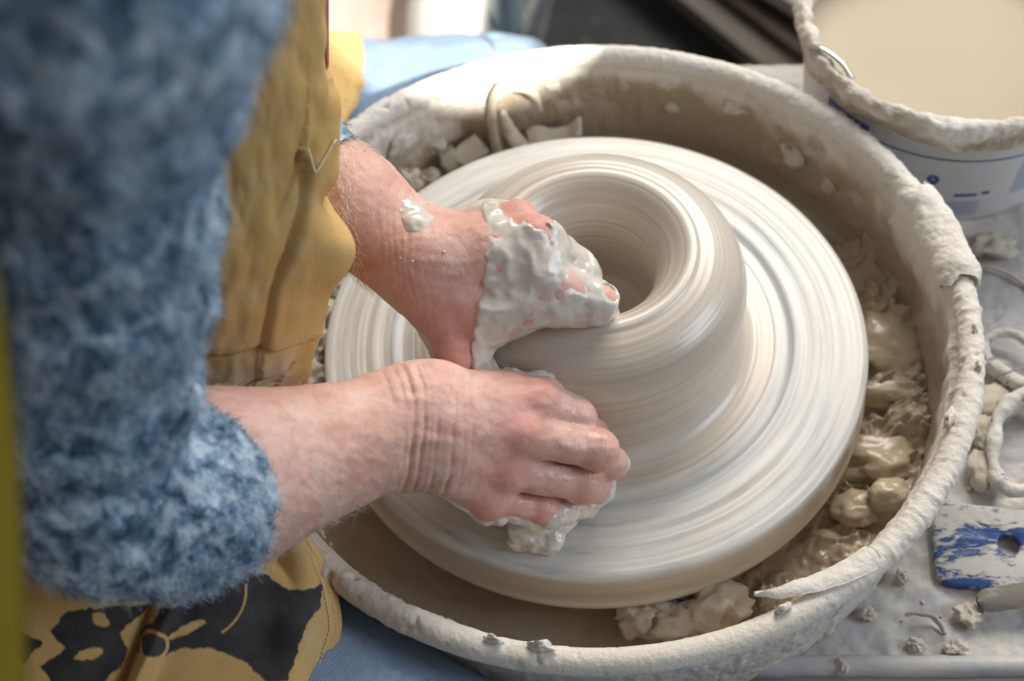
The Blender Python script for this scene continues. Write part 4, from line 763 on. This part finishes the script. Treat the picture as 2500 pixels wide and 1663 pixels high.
m = M('mohair_fibre'); n1 = m.noise(105, 5, .65, m.mp((1, 1, .7)), .6); c = m.ramp(n1, [(.39, (.06, .13, .22)), (.48, (.24, .38, .53)), (.58, (.62, .74, .84))]); m.set(col=c, rough=.7); MAT_FIBRE = m.m
MAT_THREAD = flat_mat('white_thread', (.70, .62, .46), .8)

# ---- jumper: trunk, near sleeve, far cuff
hb = .012; lo, hi = np.array((-.58, -.32, -.26)), np.array((-.02, .32, .64)); X = gridpts(lo, hi, hb)
D = smins([cone(X, HIP, NECK - (0, 0, .08), .116, .104), cone(X, HIP + (0, -.06, 0), NECK + (-.01, -.09, -.05), .105, .08), cone(X, HIP + (0, .06, 0), NECK + (-.01, .09, -.05), .105, .08), cone(X, NECK + (0, .1, -.05), SHL, .07, .062), cone(X, NECK + (0, -.1, -.05), SHR, .07, .062)], .03)
V, F = surface_nets(D.astype(np.float32), lo, hb); jumper = mobj('jumper', relax(V.astype(float), F, 2), F, MAT_KNIT, person); jumper['label'] = 'fuzzy mottled blue mohair jumper'
SC_ = resample([(-0.1701,-0.1759,0.1270), (-0.1790,-0.1835,0.1370), (-0.1916,-0.1946,0.1520), (-0.2048,-0.2033,0.1680), (-0.2092,-0.1979,0.1900), (-0.2021,-0.1887,0.2220), (-0.1875,-0.1839,0.2700), (-0.1684,-0.1757,0.3350), (-0.1491,-0.1775,0.4000), (-0.1312,-0.1886,0.4550), (-.118, -.150, .53), (-.14, -.11, .60)], 240)
sr = np.interp(np.linspace(0, 1, 240), [0, .02, .06, .14, .22, .3, .42, .52, .60, .70, .80, 1], [.0375, .0405, .0425, .0415, .0425, .0440, .0430, .0445, .0500, .0540, .0535, .056])
T, N, B = frames(SC_); a = np.linspace(0, 2 * np.pi, 150, endpoint=False); Dr = np.cos(a)[None, :, None] * N[:, None] + np.sin(a)[None, :, None] * B[:, None]
V = SC_[:, None] + Dr * sr[:, None, None]; f = V.reshape(-1, 3); u_ = np.linspace(0, 1, 240)[:, None]
dd = .0034 * fbm(f * 28, 3, 3).reshape(V.shape[:2]) + .0016 * fbm(f * 110, 3, 5).reshape(V.shape[:2])
fold = .0042 * np.sin(u_ * 62 + 1.6 * np.cos(a)[None] + 2 * fbm(f * 12, 2, 8).reshape(V.shape[:2])) * sstep(.10, .2, u_) * sstep(.85, .6, u_) * .7; V = V + Dr * (dd + fold)[..., None]
# turned-under cuff
ins = SC_[None, 0] + Dr[0] * .034 + T[0] * -.006; V = np.concatenate([(SC_[0] + Dr[0] * .030 + T[0] * .03)[None], (SC_[0] + Dr[0] * .0345 + T[0] * .004)[None], V], 0)
Fs = grid_faces(242, 150, wrap_v=True); sleeve = mobj('sleeve', V.reshape(-1, 3), Fs, MAT_KNIT, jumper)
Vs = V[2:].reshape(-1, 3); Ns = Dr.reshape(-1, 3)
hairs('fuzz', Vs, Ns, np.ones(len(Vs), bool), 6000, .0060, .00024, MAT_FIBRE, 27, (.1, -.2, -.7), jumper, .7)
hairs('fuzz', Vs, Ns, np.ones(len(Vs), bool), 52000, .0062, .00014, MAT_FIBRE, 21, (.1, -.2, -.7), jumper, .8)
la = (LF_R + LF_U) / 2; c0 = la + (LE - la) * .108; CC = polyline([c0, la + (LE - la) * .5, LE, SHL], 60); V, F = tube(CC, np.interp(np.linspace(0, 1, 60), [0, .03, .12, .4, 1], [.0270, .0292, .0305, .040, .058]), 60, noise=.0015, nscale=60, cap=False, seed=4)
mobj('sleeve', V, F, MAT_KNIT, jumper); N2 = V - np.repeat(CC, 60, 0); N2 /= np.linalg.norm(N2, axis=1)[:, None]; hairs('fuzz', V, N2, np.arange(len(V)) < 60 * 30, 5000, .006, .0001, MAT_FIBRE, 22, (.3, -.3, -.5), jumper, .8)

# ---- apron bib: control net (world points), columns from the far wrap-round to the near flank
EDGE = [((-0.1135,-0.0064,0.3000), -160, 776), ((-0.1160,-0.0128,0.2700), 0, 786), ((-0.1178,-0.0199,0.2480), 120, 792), ((-0.1205,-0.0276,0.2200), 260, 798), ((-0.1246,-0.0355,0.1900), 400, 798), ((-0.1259,-0.0411,0.1760), 470, 800), ((-0.1247,-0.0523,0.1620), 560, 812), ((-0.1254,-0.0613,0.1480), 640, 815), ((-0.1324,-0.0676,0.1300), 720, 792), ((-0.1400,-0.0744,0.1120), 800, 766), ((-0.1466,-0.0844,0.0940), 890, 744), ((-0.1508,-0.0926,0.0800), 960, 732), ((-0.1566,-0.1012,0.0660), 1030, 712), ((-0.1626,-0.1125,0.0520), 1110, 690)]
C1 = [(-0.1207,-0.0185,0.3100), (-0.1232,-0.0262,0.2820), (-0.1254,-0.0324,0.2600), (-0.1282,-0.0402,0.2330), (-0.1325,-0.0480,0.2040), (-0.1344,-0.0531,0.1900), (-0.1338,-0.0638,0.1760), (-0.1353,-0.0723,0.1620), (-0.1423,-0.0772,0.1430), (-0.1501,-0.0829,0.1240), (-0.1568,-0.0918,0.1050), (-0.1613,-0.0990,0.0900), (-0.1675,-0.1067,0.0750), (-0.1734,-0.1171,0.0600)]
C2 = [(-0.1332,-0.0279,0.3180), (-0.1363,-0.0348,0.2900), (-0.1386,-0.0416,0.2690), (-0.1417,-0.0497,0.2430), (-0.1463,-0.0577,0.2150), (-0.1484,-0.0624,0.2010), (-0.1492,-0.0726,0.1870), (-0.1520,-0.0798,0.1720), (-0.1588,-0.0845,0.1530), (-0.1659,-0.0898,0.1340), (-0.1727,-0.0977,0.1140), (-0.1777,-0.1040,0.0980), (-0.1845,-0.1108,0.0820), (-0.1909,-0.1205,0.0660)]
C3 = [(-0.1587,-0.0292,0.3200), (-0.1622,-0.0371,0.2930), (-0.1648,-0.0449,0.2730), (-0.1683,-0.0537,0.2480), (-0.1733,-0.0624,0.2210), (-0.1759,-0.0670,0.2070), (-0.1777,-0.0769,0.1930), (-0.1813,-0.0840,0.1780), (-0.1883,-0.0884,0.1590), (-0.1957,-0.0937,0.1400), (-0.2026,-0.1013,0.1200), (-0.2081,-0.1076,0.1040), (-0.2148,-0.1142,0.0880), (-0.2216,-0.1237,0.0720)]
net = []
for k in range(len(EDGE)):
    e = np.array(EDGE[k][0]); net.append([np.r_[e + (-.105, .085, -.006), 300.], np.r_[e + (-.040, .055, -.002), 130.], np.r_[e + (-.010, .020, 0), 35.], np.r_[e, 0.], np.r_[np.array(C1[k]), -62.], np.r_[np.array(C2[k]), -156.], np.r_[np.array(C3[k]), -310.]])
net = np.array(net); vpos = np.array([e[1] for e in EDGE], float)
def tensor(net, nr, nc):
    a = np.stack([resample(net[i], nc) for i in range(len(net))]); return np.stack([resample(a[:, j], nr) for j in range(nc)], 1)
vcol = np.broadcast_to(vpos[:, None, None], net.shape[:2] + (1,)); G = tensor(np.concatenate([net, vcol], -1), 330, 240); P = G[..., :3]; pu, pv = -G[..., 3], G[..., 4]     # pu: cloth coordinate across, 0 at the turn, pv: down
Nn = grid_normals(P); Nn = Nn * (1 if (Nn[150, 150] @ np.array((.6, -.5, .5))) > 0 else -1)
def crease(pts, side, h_, w_, lip=.0, soft=70.):
    """raise the cloth on one side of a line drawn in cloth coordinates, like the edge of a sewn-on layer"""
    p = np.array(pts, float); best = np.full(pu.shape, 1e9); sg = np.zeros(pu.shape)
    for i in range(len(p) - 1):
        a_, b_ = p[i], p[i + 1]; d_ = b_ - a_; t_ = np.clip(((pu - a_[0]) * d_[0] + (pv - a_[1]) * d_[1]) / (d_ @ d_), 0, 1); qx, qy = pu - a_[0] - t_ * d_[0], pv - a_[1] - t_ * d_[1]
        dist = np.hypot(qx, qy); s_ = np.sign(d_[0] * qy - d_[1] * qx); m_ = dist < best; best = np.where(m_, dist, best); sg = np.where(m_, s_, sg)
    sd = best * sg * side; return h_ * (sstep(-w_, w_, sd) * np.exp(-np.maximum(sd, 0) / soft)) - lip * np.exp(-(sd / (w_ * 1.3)) ** 2) * (best < w_ * 4)
dsp = crease([(68, 392), (80, 520), (104, 620), (120, 700), (121, 780), (119, 838)], 1, .0060, 8, .0022, 90)
dsp += crease([(-8, 225), (33, 310), (66, 385)], 1, .0045, 8, .0018, 60)
dsp += crease([(290, 872), (200, 862), (119, 838)], 1, .0035, 8, .0016, 80) + crease([(150, 938), (85, 908), (40, 868), (22, 815)], 1, .0055, 8, .0020, 60) + crease([(52, 890), (30, 830), (8, 770)], -1, .0035, 5, .002, 40)
Pn = P.reshape(-1, 3); dsp += .0022 * fbm(Pn * 22, 3, 6).reshape(pu.shape) + .0022 * fbm(np.stack([pu / 90, pv / 260, 0 * pu], -1).reshape(-1, 3), 3, 9).reshape(pu.shape)
dsp += .008 * np.exp(-((pu - 0) / 40) ** 2) * np.exp(-((pv - 610) / 60) ** 2) - .006 * np.exp(-((pu - 5) / 30) ** 2) * np.exp(-((pv - 490) / 35) ** 2)
V, F = sheet(P + Nn * dsp[..., None], .0014); dust = (sstep(760, 980, pv) * .9).ravel()
apron = mobj('apron', V, F, MAT_APRON, person, attrs={'print': np.zeros(len(V)), 'dust': np.r_[dust, dust]}); apron['label'] = 'mustard canvas apron with a dark floral print on the lap'
Pd = P + Nn * (dsp + .0012)[..., None]
def cloth_pt(a_, b_):
    k = np.argmin((pu - a_) ** 2 + (pv - b_) ** 2); return Pd.reshape(-1, 3)[k] + Nn.reshape(-1, 3)[k] * .0006
for a_, b_ in (((60, 352), (62, 402)), ((62, 402), (16, 322))):
    C = np.array([cloth_pt(a_[0] + (b_[0] - a_[0]) * t, a_[1] + (b_[1] - a_[1]) * t) for t in np.linspace(0, 1, 12)]); V, F = tube(polyline([C[0], C[-1]], 8) + np.array((0, -.0012, .0012)), .00055, 6); mobj('pocket_stitch', V, F, MAT_THREAD, apron)
# ---- apron over the lap (near thigh), printed
LAP = [[((-0.1686,-0.1352,0.0620), 640, 1180), ((-0.1733,-0.1425,0.0750), 600, 1180), ((-0.1815,-0.1521,0.0880), 540, 1190), ((-0.1989,-0.1665,0.0980), 430, 1230), ((-0.2301,-0.1846,0.1080), 240, 1290), ((-0.2637,-0.1965,0.1150), 40, 1330)],
       [((-0.1511,-0.1470,0.0400), 736, 1280), ((-0.1589,-0.1590,0.0540), 680, 1300), ((-0.1739,-0.1655,0.0580), 600, 1320), ((-0.1953,-0.1793,0.0720), 470, 1350), ((-0.2326,-0.1963,0.0850), 250, 1400), ((-0.2677,-0.2094,0.0950), 40, 1440)],
       [((-0.1394,-0.1623,0.0240), 796, 1380), ((-0.1499,-0.1729,0.0380), 730, 1396), ((-0.1671,-0.1790,0.0420), 640, 1415), ((-0.1935,-0.1924,0.0540), 490, 1450), ((-0.2363,-0.2081,0.0650), 250, 1500), ((-0.2720,-0.2208,0.0750), 40, 1540)],
       [((-0.1326,-0.1829,0.0140), 826, 1490), ((-0.1446,-0.1933,0.0320), 750, 1500), ((-0.1639,-0.1984,0.0360), 650, 1515), ((-0.1928,-0.2110,0.0450), 490, 1555), ((-0.2372,-0.2234,0.0520), 250, 1600), ((-0.2748,-0.2341,0.0580), 40, 1640)],
       [((-0.1326,-0.1991,0.0100), 822, 1570), ((-0.1452,-0.2116,0.0290), 740, 1590), ((-0.1641,-0.2176,0.0330), 640, 1610), ((-0.1956,-0.2284,0.0390), 470, 1650), ((-0.2382,-0.2407,0.0440), 240, 1700), ((-0.2746,-0.2504,0.0480), 40, 1740)],
       [((-0.1365,-0.2180,0.0080), 796, 1660), ((-0.1496,-0.2316,0.0260), 710, 1690), ((-0.1683,-0.2389,0.0290), 610, 1720), ((-0.1993,-0.2510,0.0340), 440, 1770), ((-0.2397,-0.2625,0.0380), 220, 1820), ((-0.2765,-0.2712,0.0400), 20, 1860)],
       [((-0.1406,-0.2378,0.0040), 770, 1760), ((-0.1524,-0.2519,0.0200), 690, 1800), ((-0.1711,-0.2587,0.0220), 590, 1830), ((-0.2019,-0.2721,0.0260), 420, 1890), ((-0.2419,-0.2832,0.0300), 200, 1940), ((-0.2793,-0.2910,0.0300), 0, 1980)]]
net = np.array([[np.r_[np.array(c[0]), c[1], c[2]] for c in r_] for r_ in LAP]); G = tensor(net, 300, 360); P = G[..., :3]; pu, pv = G[..., 3], G[..., 4]; Nn = grid_normals(P); Nn = Nn * (1 if Nn[150, 150, 2] > 0 else -1)
dsp = .0030 * fbm(P.reshape(-1, 3) * 20, 3, 12).reshape(pu.shape) + .010 * np.exp(-((pu - 690 - (pv - 1300) * .55) / 22) ** 2) * sstep(1480, 1280, pv) - .007 * np.exp(-((pu - 648 - (pv - 1300) * .5) / 20) ** 2) * sstep(1500, 1300, pv) \
    + .010 * np.exp(-((pu - 350 - (1640 - pv) * .40) / 20) ** 2) - .009 * np.exp(-((pu - 310 - (1640 - pv) * .40) / 16) ** 2)
hemt = sstep(26, 20, np.abs(np.linspace(0, 1, 360) * 800)[None] + 0 * pu) * .0012
def inpoly(poly):
    c = np.zeros(pu.shape, bool); p = np.array(poly, float); jx = pu + 4 * nzx; jy = pv + 4 * nzy
    for i in range(len(p)):
        (x1, y1), (x2, y2) = p[i - 1], p[i]; m_ = ((y1 > jy) != (y2 > jy)); c ^= m_ & (jx < (x2 - x1) * (jy - y1) / (y2 - y1 + 1e-9) + x1)
    return c
nzx = fbm(np.stack([pu / 22, pv / 22, 0 * pu], -1).reshape(-1, 3), 3, 3).reshape(pu.shape); nzy = fbm(np.stack([pu / 22, pv / 22, 0 * pu + 5], -1).reshape(-1, 3), 3, 4).reshape(pu.shape)
Z = lambda pts: [(x / 2.055, 900 + y / 2.055) for x, y in pts]
ell = lambda cx_, cy_, a_, b_, t_: (((pu - cx_) * math.cos(t_) + (pv - cy_) * math.sin(t_)) / a_) ** 2 + ((-(pu - cx_) * math.sin(t_) + (pv - cy_) * math.cos(t_)) / b_) ** 2 < 1 + .5 * nzx
dark = inpoly(Z([(1080, 990), (1300, 1005), (1370, 1060), (1440, 1115), (1530, 1110), (1615, 1080), (1605, 1190), (1535, 1290), (1490, 1440), (1440, 1570), (1340, 1570), (1230, 1470), (1060, 1400), (900, 1405), (840, 1440), (760, 1440), (690, 1430), (700, 1330), (780, 1270), (820, 1190), (960, 1120), (1010, 1060)]))
dark |= inpoly(Z([(330, 1230), (700, 1180), (760, 1200), (640, 1280), (600, 1330), (640, 1420), (600, 1500), (520, 1570), (330, 1640), (200, 1500), (330, 1400), (250, 1330)])) | inpoly(Z([(60, 1300), (220, 1380), (120, 1480), (20, 1420)])) | inpoly(Z([(560, 1750), (900, 1640), (1200, 1700), (1000, 1900), (600, 1950)]))
dark &= ~(ell(505 / 2.055, 900 + 1262 / 2.055, 24, 15, .5) | ell(450 / 2.055, 900 + 1430 / 2.055, 34, 14, -.25) | ell(945 / 2.055, 900 + 1305 / 2.055, 50, 11, -.45) | ell(1050 / 2.055, 900 + 1085 / 2.055, 30, 10, .1))
rg_ = np.hypot(pu - 772 / 2.055, pv - (900 + 1385 / 2.055)); dark &= ~((rg_ > 28) & (rg_ < 37)); dark |= rg_ < 27
ve = np.abs(np.hypot((pu - 980 / 2.055), (pv - (900 + 1110 / 2.055))) - 122) < 2.6; dark &= ~(ve & (pu > 540) & (pv > 1425) & (pv < 1545))
V, F = sheet(P + Nn * (dsp + hemt)[..., None], .0015); pm = dark.astype(float); pm = (pm + np.roll(pm, 1, 0) + np.roll(pm, 1, 1) + np.roll(pm, -1, 0)) / 4
lap = mobj('apron_lap', V, F, MAT_APRON, apron, attrs={'print': np.r_[pm.ravel(), pm.ravel()], 'dust': np.r_[(.07 + 0 * pm).ravel(), (.07 + 0 * pm).ravel()]}); lap['label'] = 'apron lap with charcoal floral print'
Pd = P + Nn * (dsp + .0012)[..., None]; jc = 22
for i in range(30, 292, 5): V, F = tube(polyline([Pd[i, jc], Pd[i + 2, jc] + Nn[i, jc] * .0004, Pd[i + 3, jc]], 5), .00045, 5); mobj('hem_stitch', V, F, MAT_THREAD, apron)
# ---- apron flap over the far thigh
net = [[(-0.2332,0.3401,-0.0600), (-0.2219,0.3670,-0.0900), (-0.2125,0.3812,-0.1050), (-0.1916,0.3948,-0.1200), (-0.1888,0.4061,-0.1350)], [(-0.2167,0.2612,-0.0200), (-0.2097,0.2987,-0.0600), (-0.2009,0.3119,-0.0750), (-0.1826,0.3247,-0.0900), (-0.1800,0.3375,-0.1050)], [(-0.2069,0.2078,0.0000), (-0.1950,0.2236,-0.0200), (-0.1883,0.2414,-0.0400), (-0.1758,0.2606,-0.0600), (-0.1735,0.2738,-0.0750)], [(-0.2001,0.1575,0.0200), (-0.1866,0.1667,0.0100), (-0.1809,0.1859,-0.0100), (-0.1722,0.1968,-0.0200), (-0.1713,0.2121,-0.0350)], [(-0.1972,0.1264,0.0300), (-0.1818,0.1295,0.0300), (-0.1768,0.1405,0.0200), (-0.1729,0.1553,0.0100), (-0.1729,0.1662,0.0000)]]
P = tensor(np.array(net, float), 110, 110); V, F = sheet(P + grid_normals(P) * (.003 * fbm(P.reshape(-1, 3) * 30, 2, 5).reshape(110, 110))[..., None], .0015)
fl = mobj('apron_flap', V, F, MAT_APRON, apron, attrs={'print': np.zeros(len(V)), 'dust': np.zeros(len(V))})
for i in range(6, 100, 6): V, F = tube(P[i:i + 4, 84] + np.array((0, -.0012, .0016)), .0005, 5); mobj('hem_stitch', V, F, MAT_THREAD, apron)
# red checked lining edge and the loose tie hanging at the near side
P = tensor(np.array([[(-0.1150,0.0032,0.2880), (-0.1172,0.0255,0.2700)], [(-0.1179,-0.0036,0.2620), (-0.1204,0.0170,0.2440)], [(-0.1192,-0.0103,0.2440), (-0.1220,0.0071,0.2280)], [(-0.1204,-0.0141,0.2300), (-0.1233,0.0006,0.2160)]], float)[:, [0, 0, 1, 1]] + np.array([0, .001, .001, .002])[None, :, None] * np.array((-.2, 1, 0)), 40, 10); V, F = sheet(P, .001)
mobj('apron_lining', V, F, flat_mat('red_check', (.30, .07, .07), .8, ns=200, var=.6), apron)
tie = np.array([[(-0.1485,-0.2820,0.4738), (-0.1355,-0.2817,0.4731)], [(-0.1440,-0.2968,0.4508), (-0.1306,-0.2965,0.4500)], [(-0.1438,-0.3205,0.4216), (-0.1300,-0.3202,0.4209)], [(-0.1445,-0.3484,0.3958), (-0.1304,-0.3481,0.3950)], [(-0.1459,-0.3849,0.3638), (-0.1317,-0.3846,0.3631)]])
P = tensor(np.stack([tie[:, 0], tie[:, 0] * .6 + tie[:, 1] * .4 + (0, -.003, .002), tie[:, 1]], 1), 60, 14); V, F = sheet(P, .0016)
mobj('apron_tie', V, F, flat_mat('tie_canvas_shaded', (.27, .20, .01), .9), apron, attrs={'print': np.zeros(len(V)), 'dust': np.zeros(len(V))})  # same canvas as the apron, darkened to put its shade into the colour
# ---- jeans
def leg(ctrl, rad, seed, label):
    C = resample(ctrl, 160); r_ = np.interp(np.linspace(0, 1, 160), np.linspace(0, 1, len(rad)), rad); T, N, B = frames(C); a = np.linspace(0, 2 * np.pi, 110, endpoint=False)
    Dr = np.cos(a)[None, :, None] * N[:, None] + np.sin(a)[None, :, None] * B[:, None]; V = C[:, None] + Dr * r_[:, None, None]; f = V.reshape(-1, 3)
    V = V + Dr * (.004 * fbm(f * 16, 3, seed) + .0012 * fbm(f * 70, 3, seed + 1)).reshape(V.shape[:2])[..., None]; F = grid_faces(160, 110, wrap_v=True)
    return V.reshape(-1, 3), F
V1, F1 = leg([(-.46, -.06, -.075), (-.215, -.196, -.055), (-.04, -.292, -.068), (.12, -.375, -.11), (.20, -.42, -.17), (.20, -.42, -.40), (.18, -.40, -.70)], [.090, .082, .076, .070, .062, .055, .050], 3, '')
far = [(-0.2798,0.3080,-0.1500), (-0.2203,0.3370,-0.1800), (-0.1479,0.3624,-0.2000), (-0.0956,0.3690,-0.2050), (-0.0729,0.3848,-0.2350)]
far = [np.array(q) for q in far]; far = [far[0] + (-.20, 0, .02)] + far + [far[-1] + (.0, 0, -.18), far[-1] + (-.02, 0, -.47)]
V2, F2 = leg(far, [.090, .086, .080, .074, .070, .062, .055, .050], 6, '')
seat, Fs2 = blob(1., 3, .05, 1.2, 4, (.17, .20, .13), 0, (-.45, 0, -.10))
jeans = mobj('jeans', np.vstack([V1, V2]), np.vstack([F1, F2 + len(V1)]), MAT_DENIM, person); jeans['label'] = 'faded blue denim jeans'
mobj('jeans_seat', seat, Fs2, MAT_DENIM, jeans)
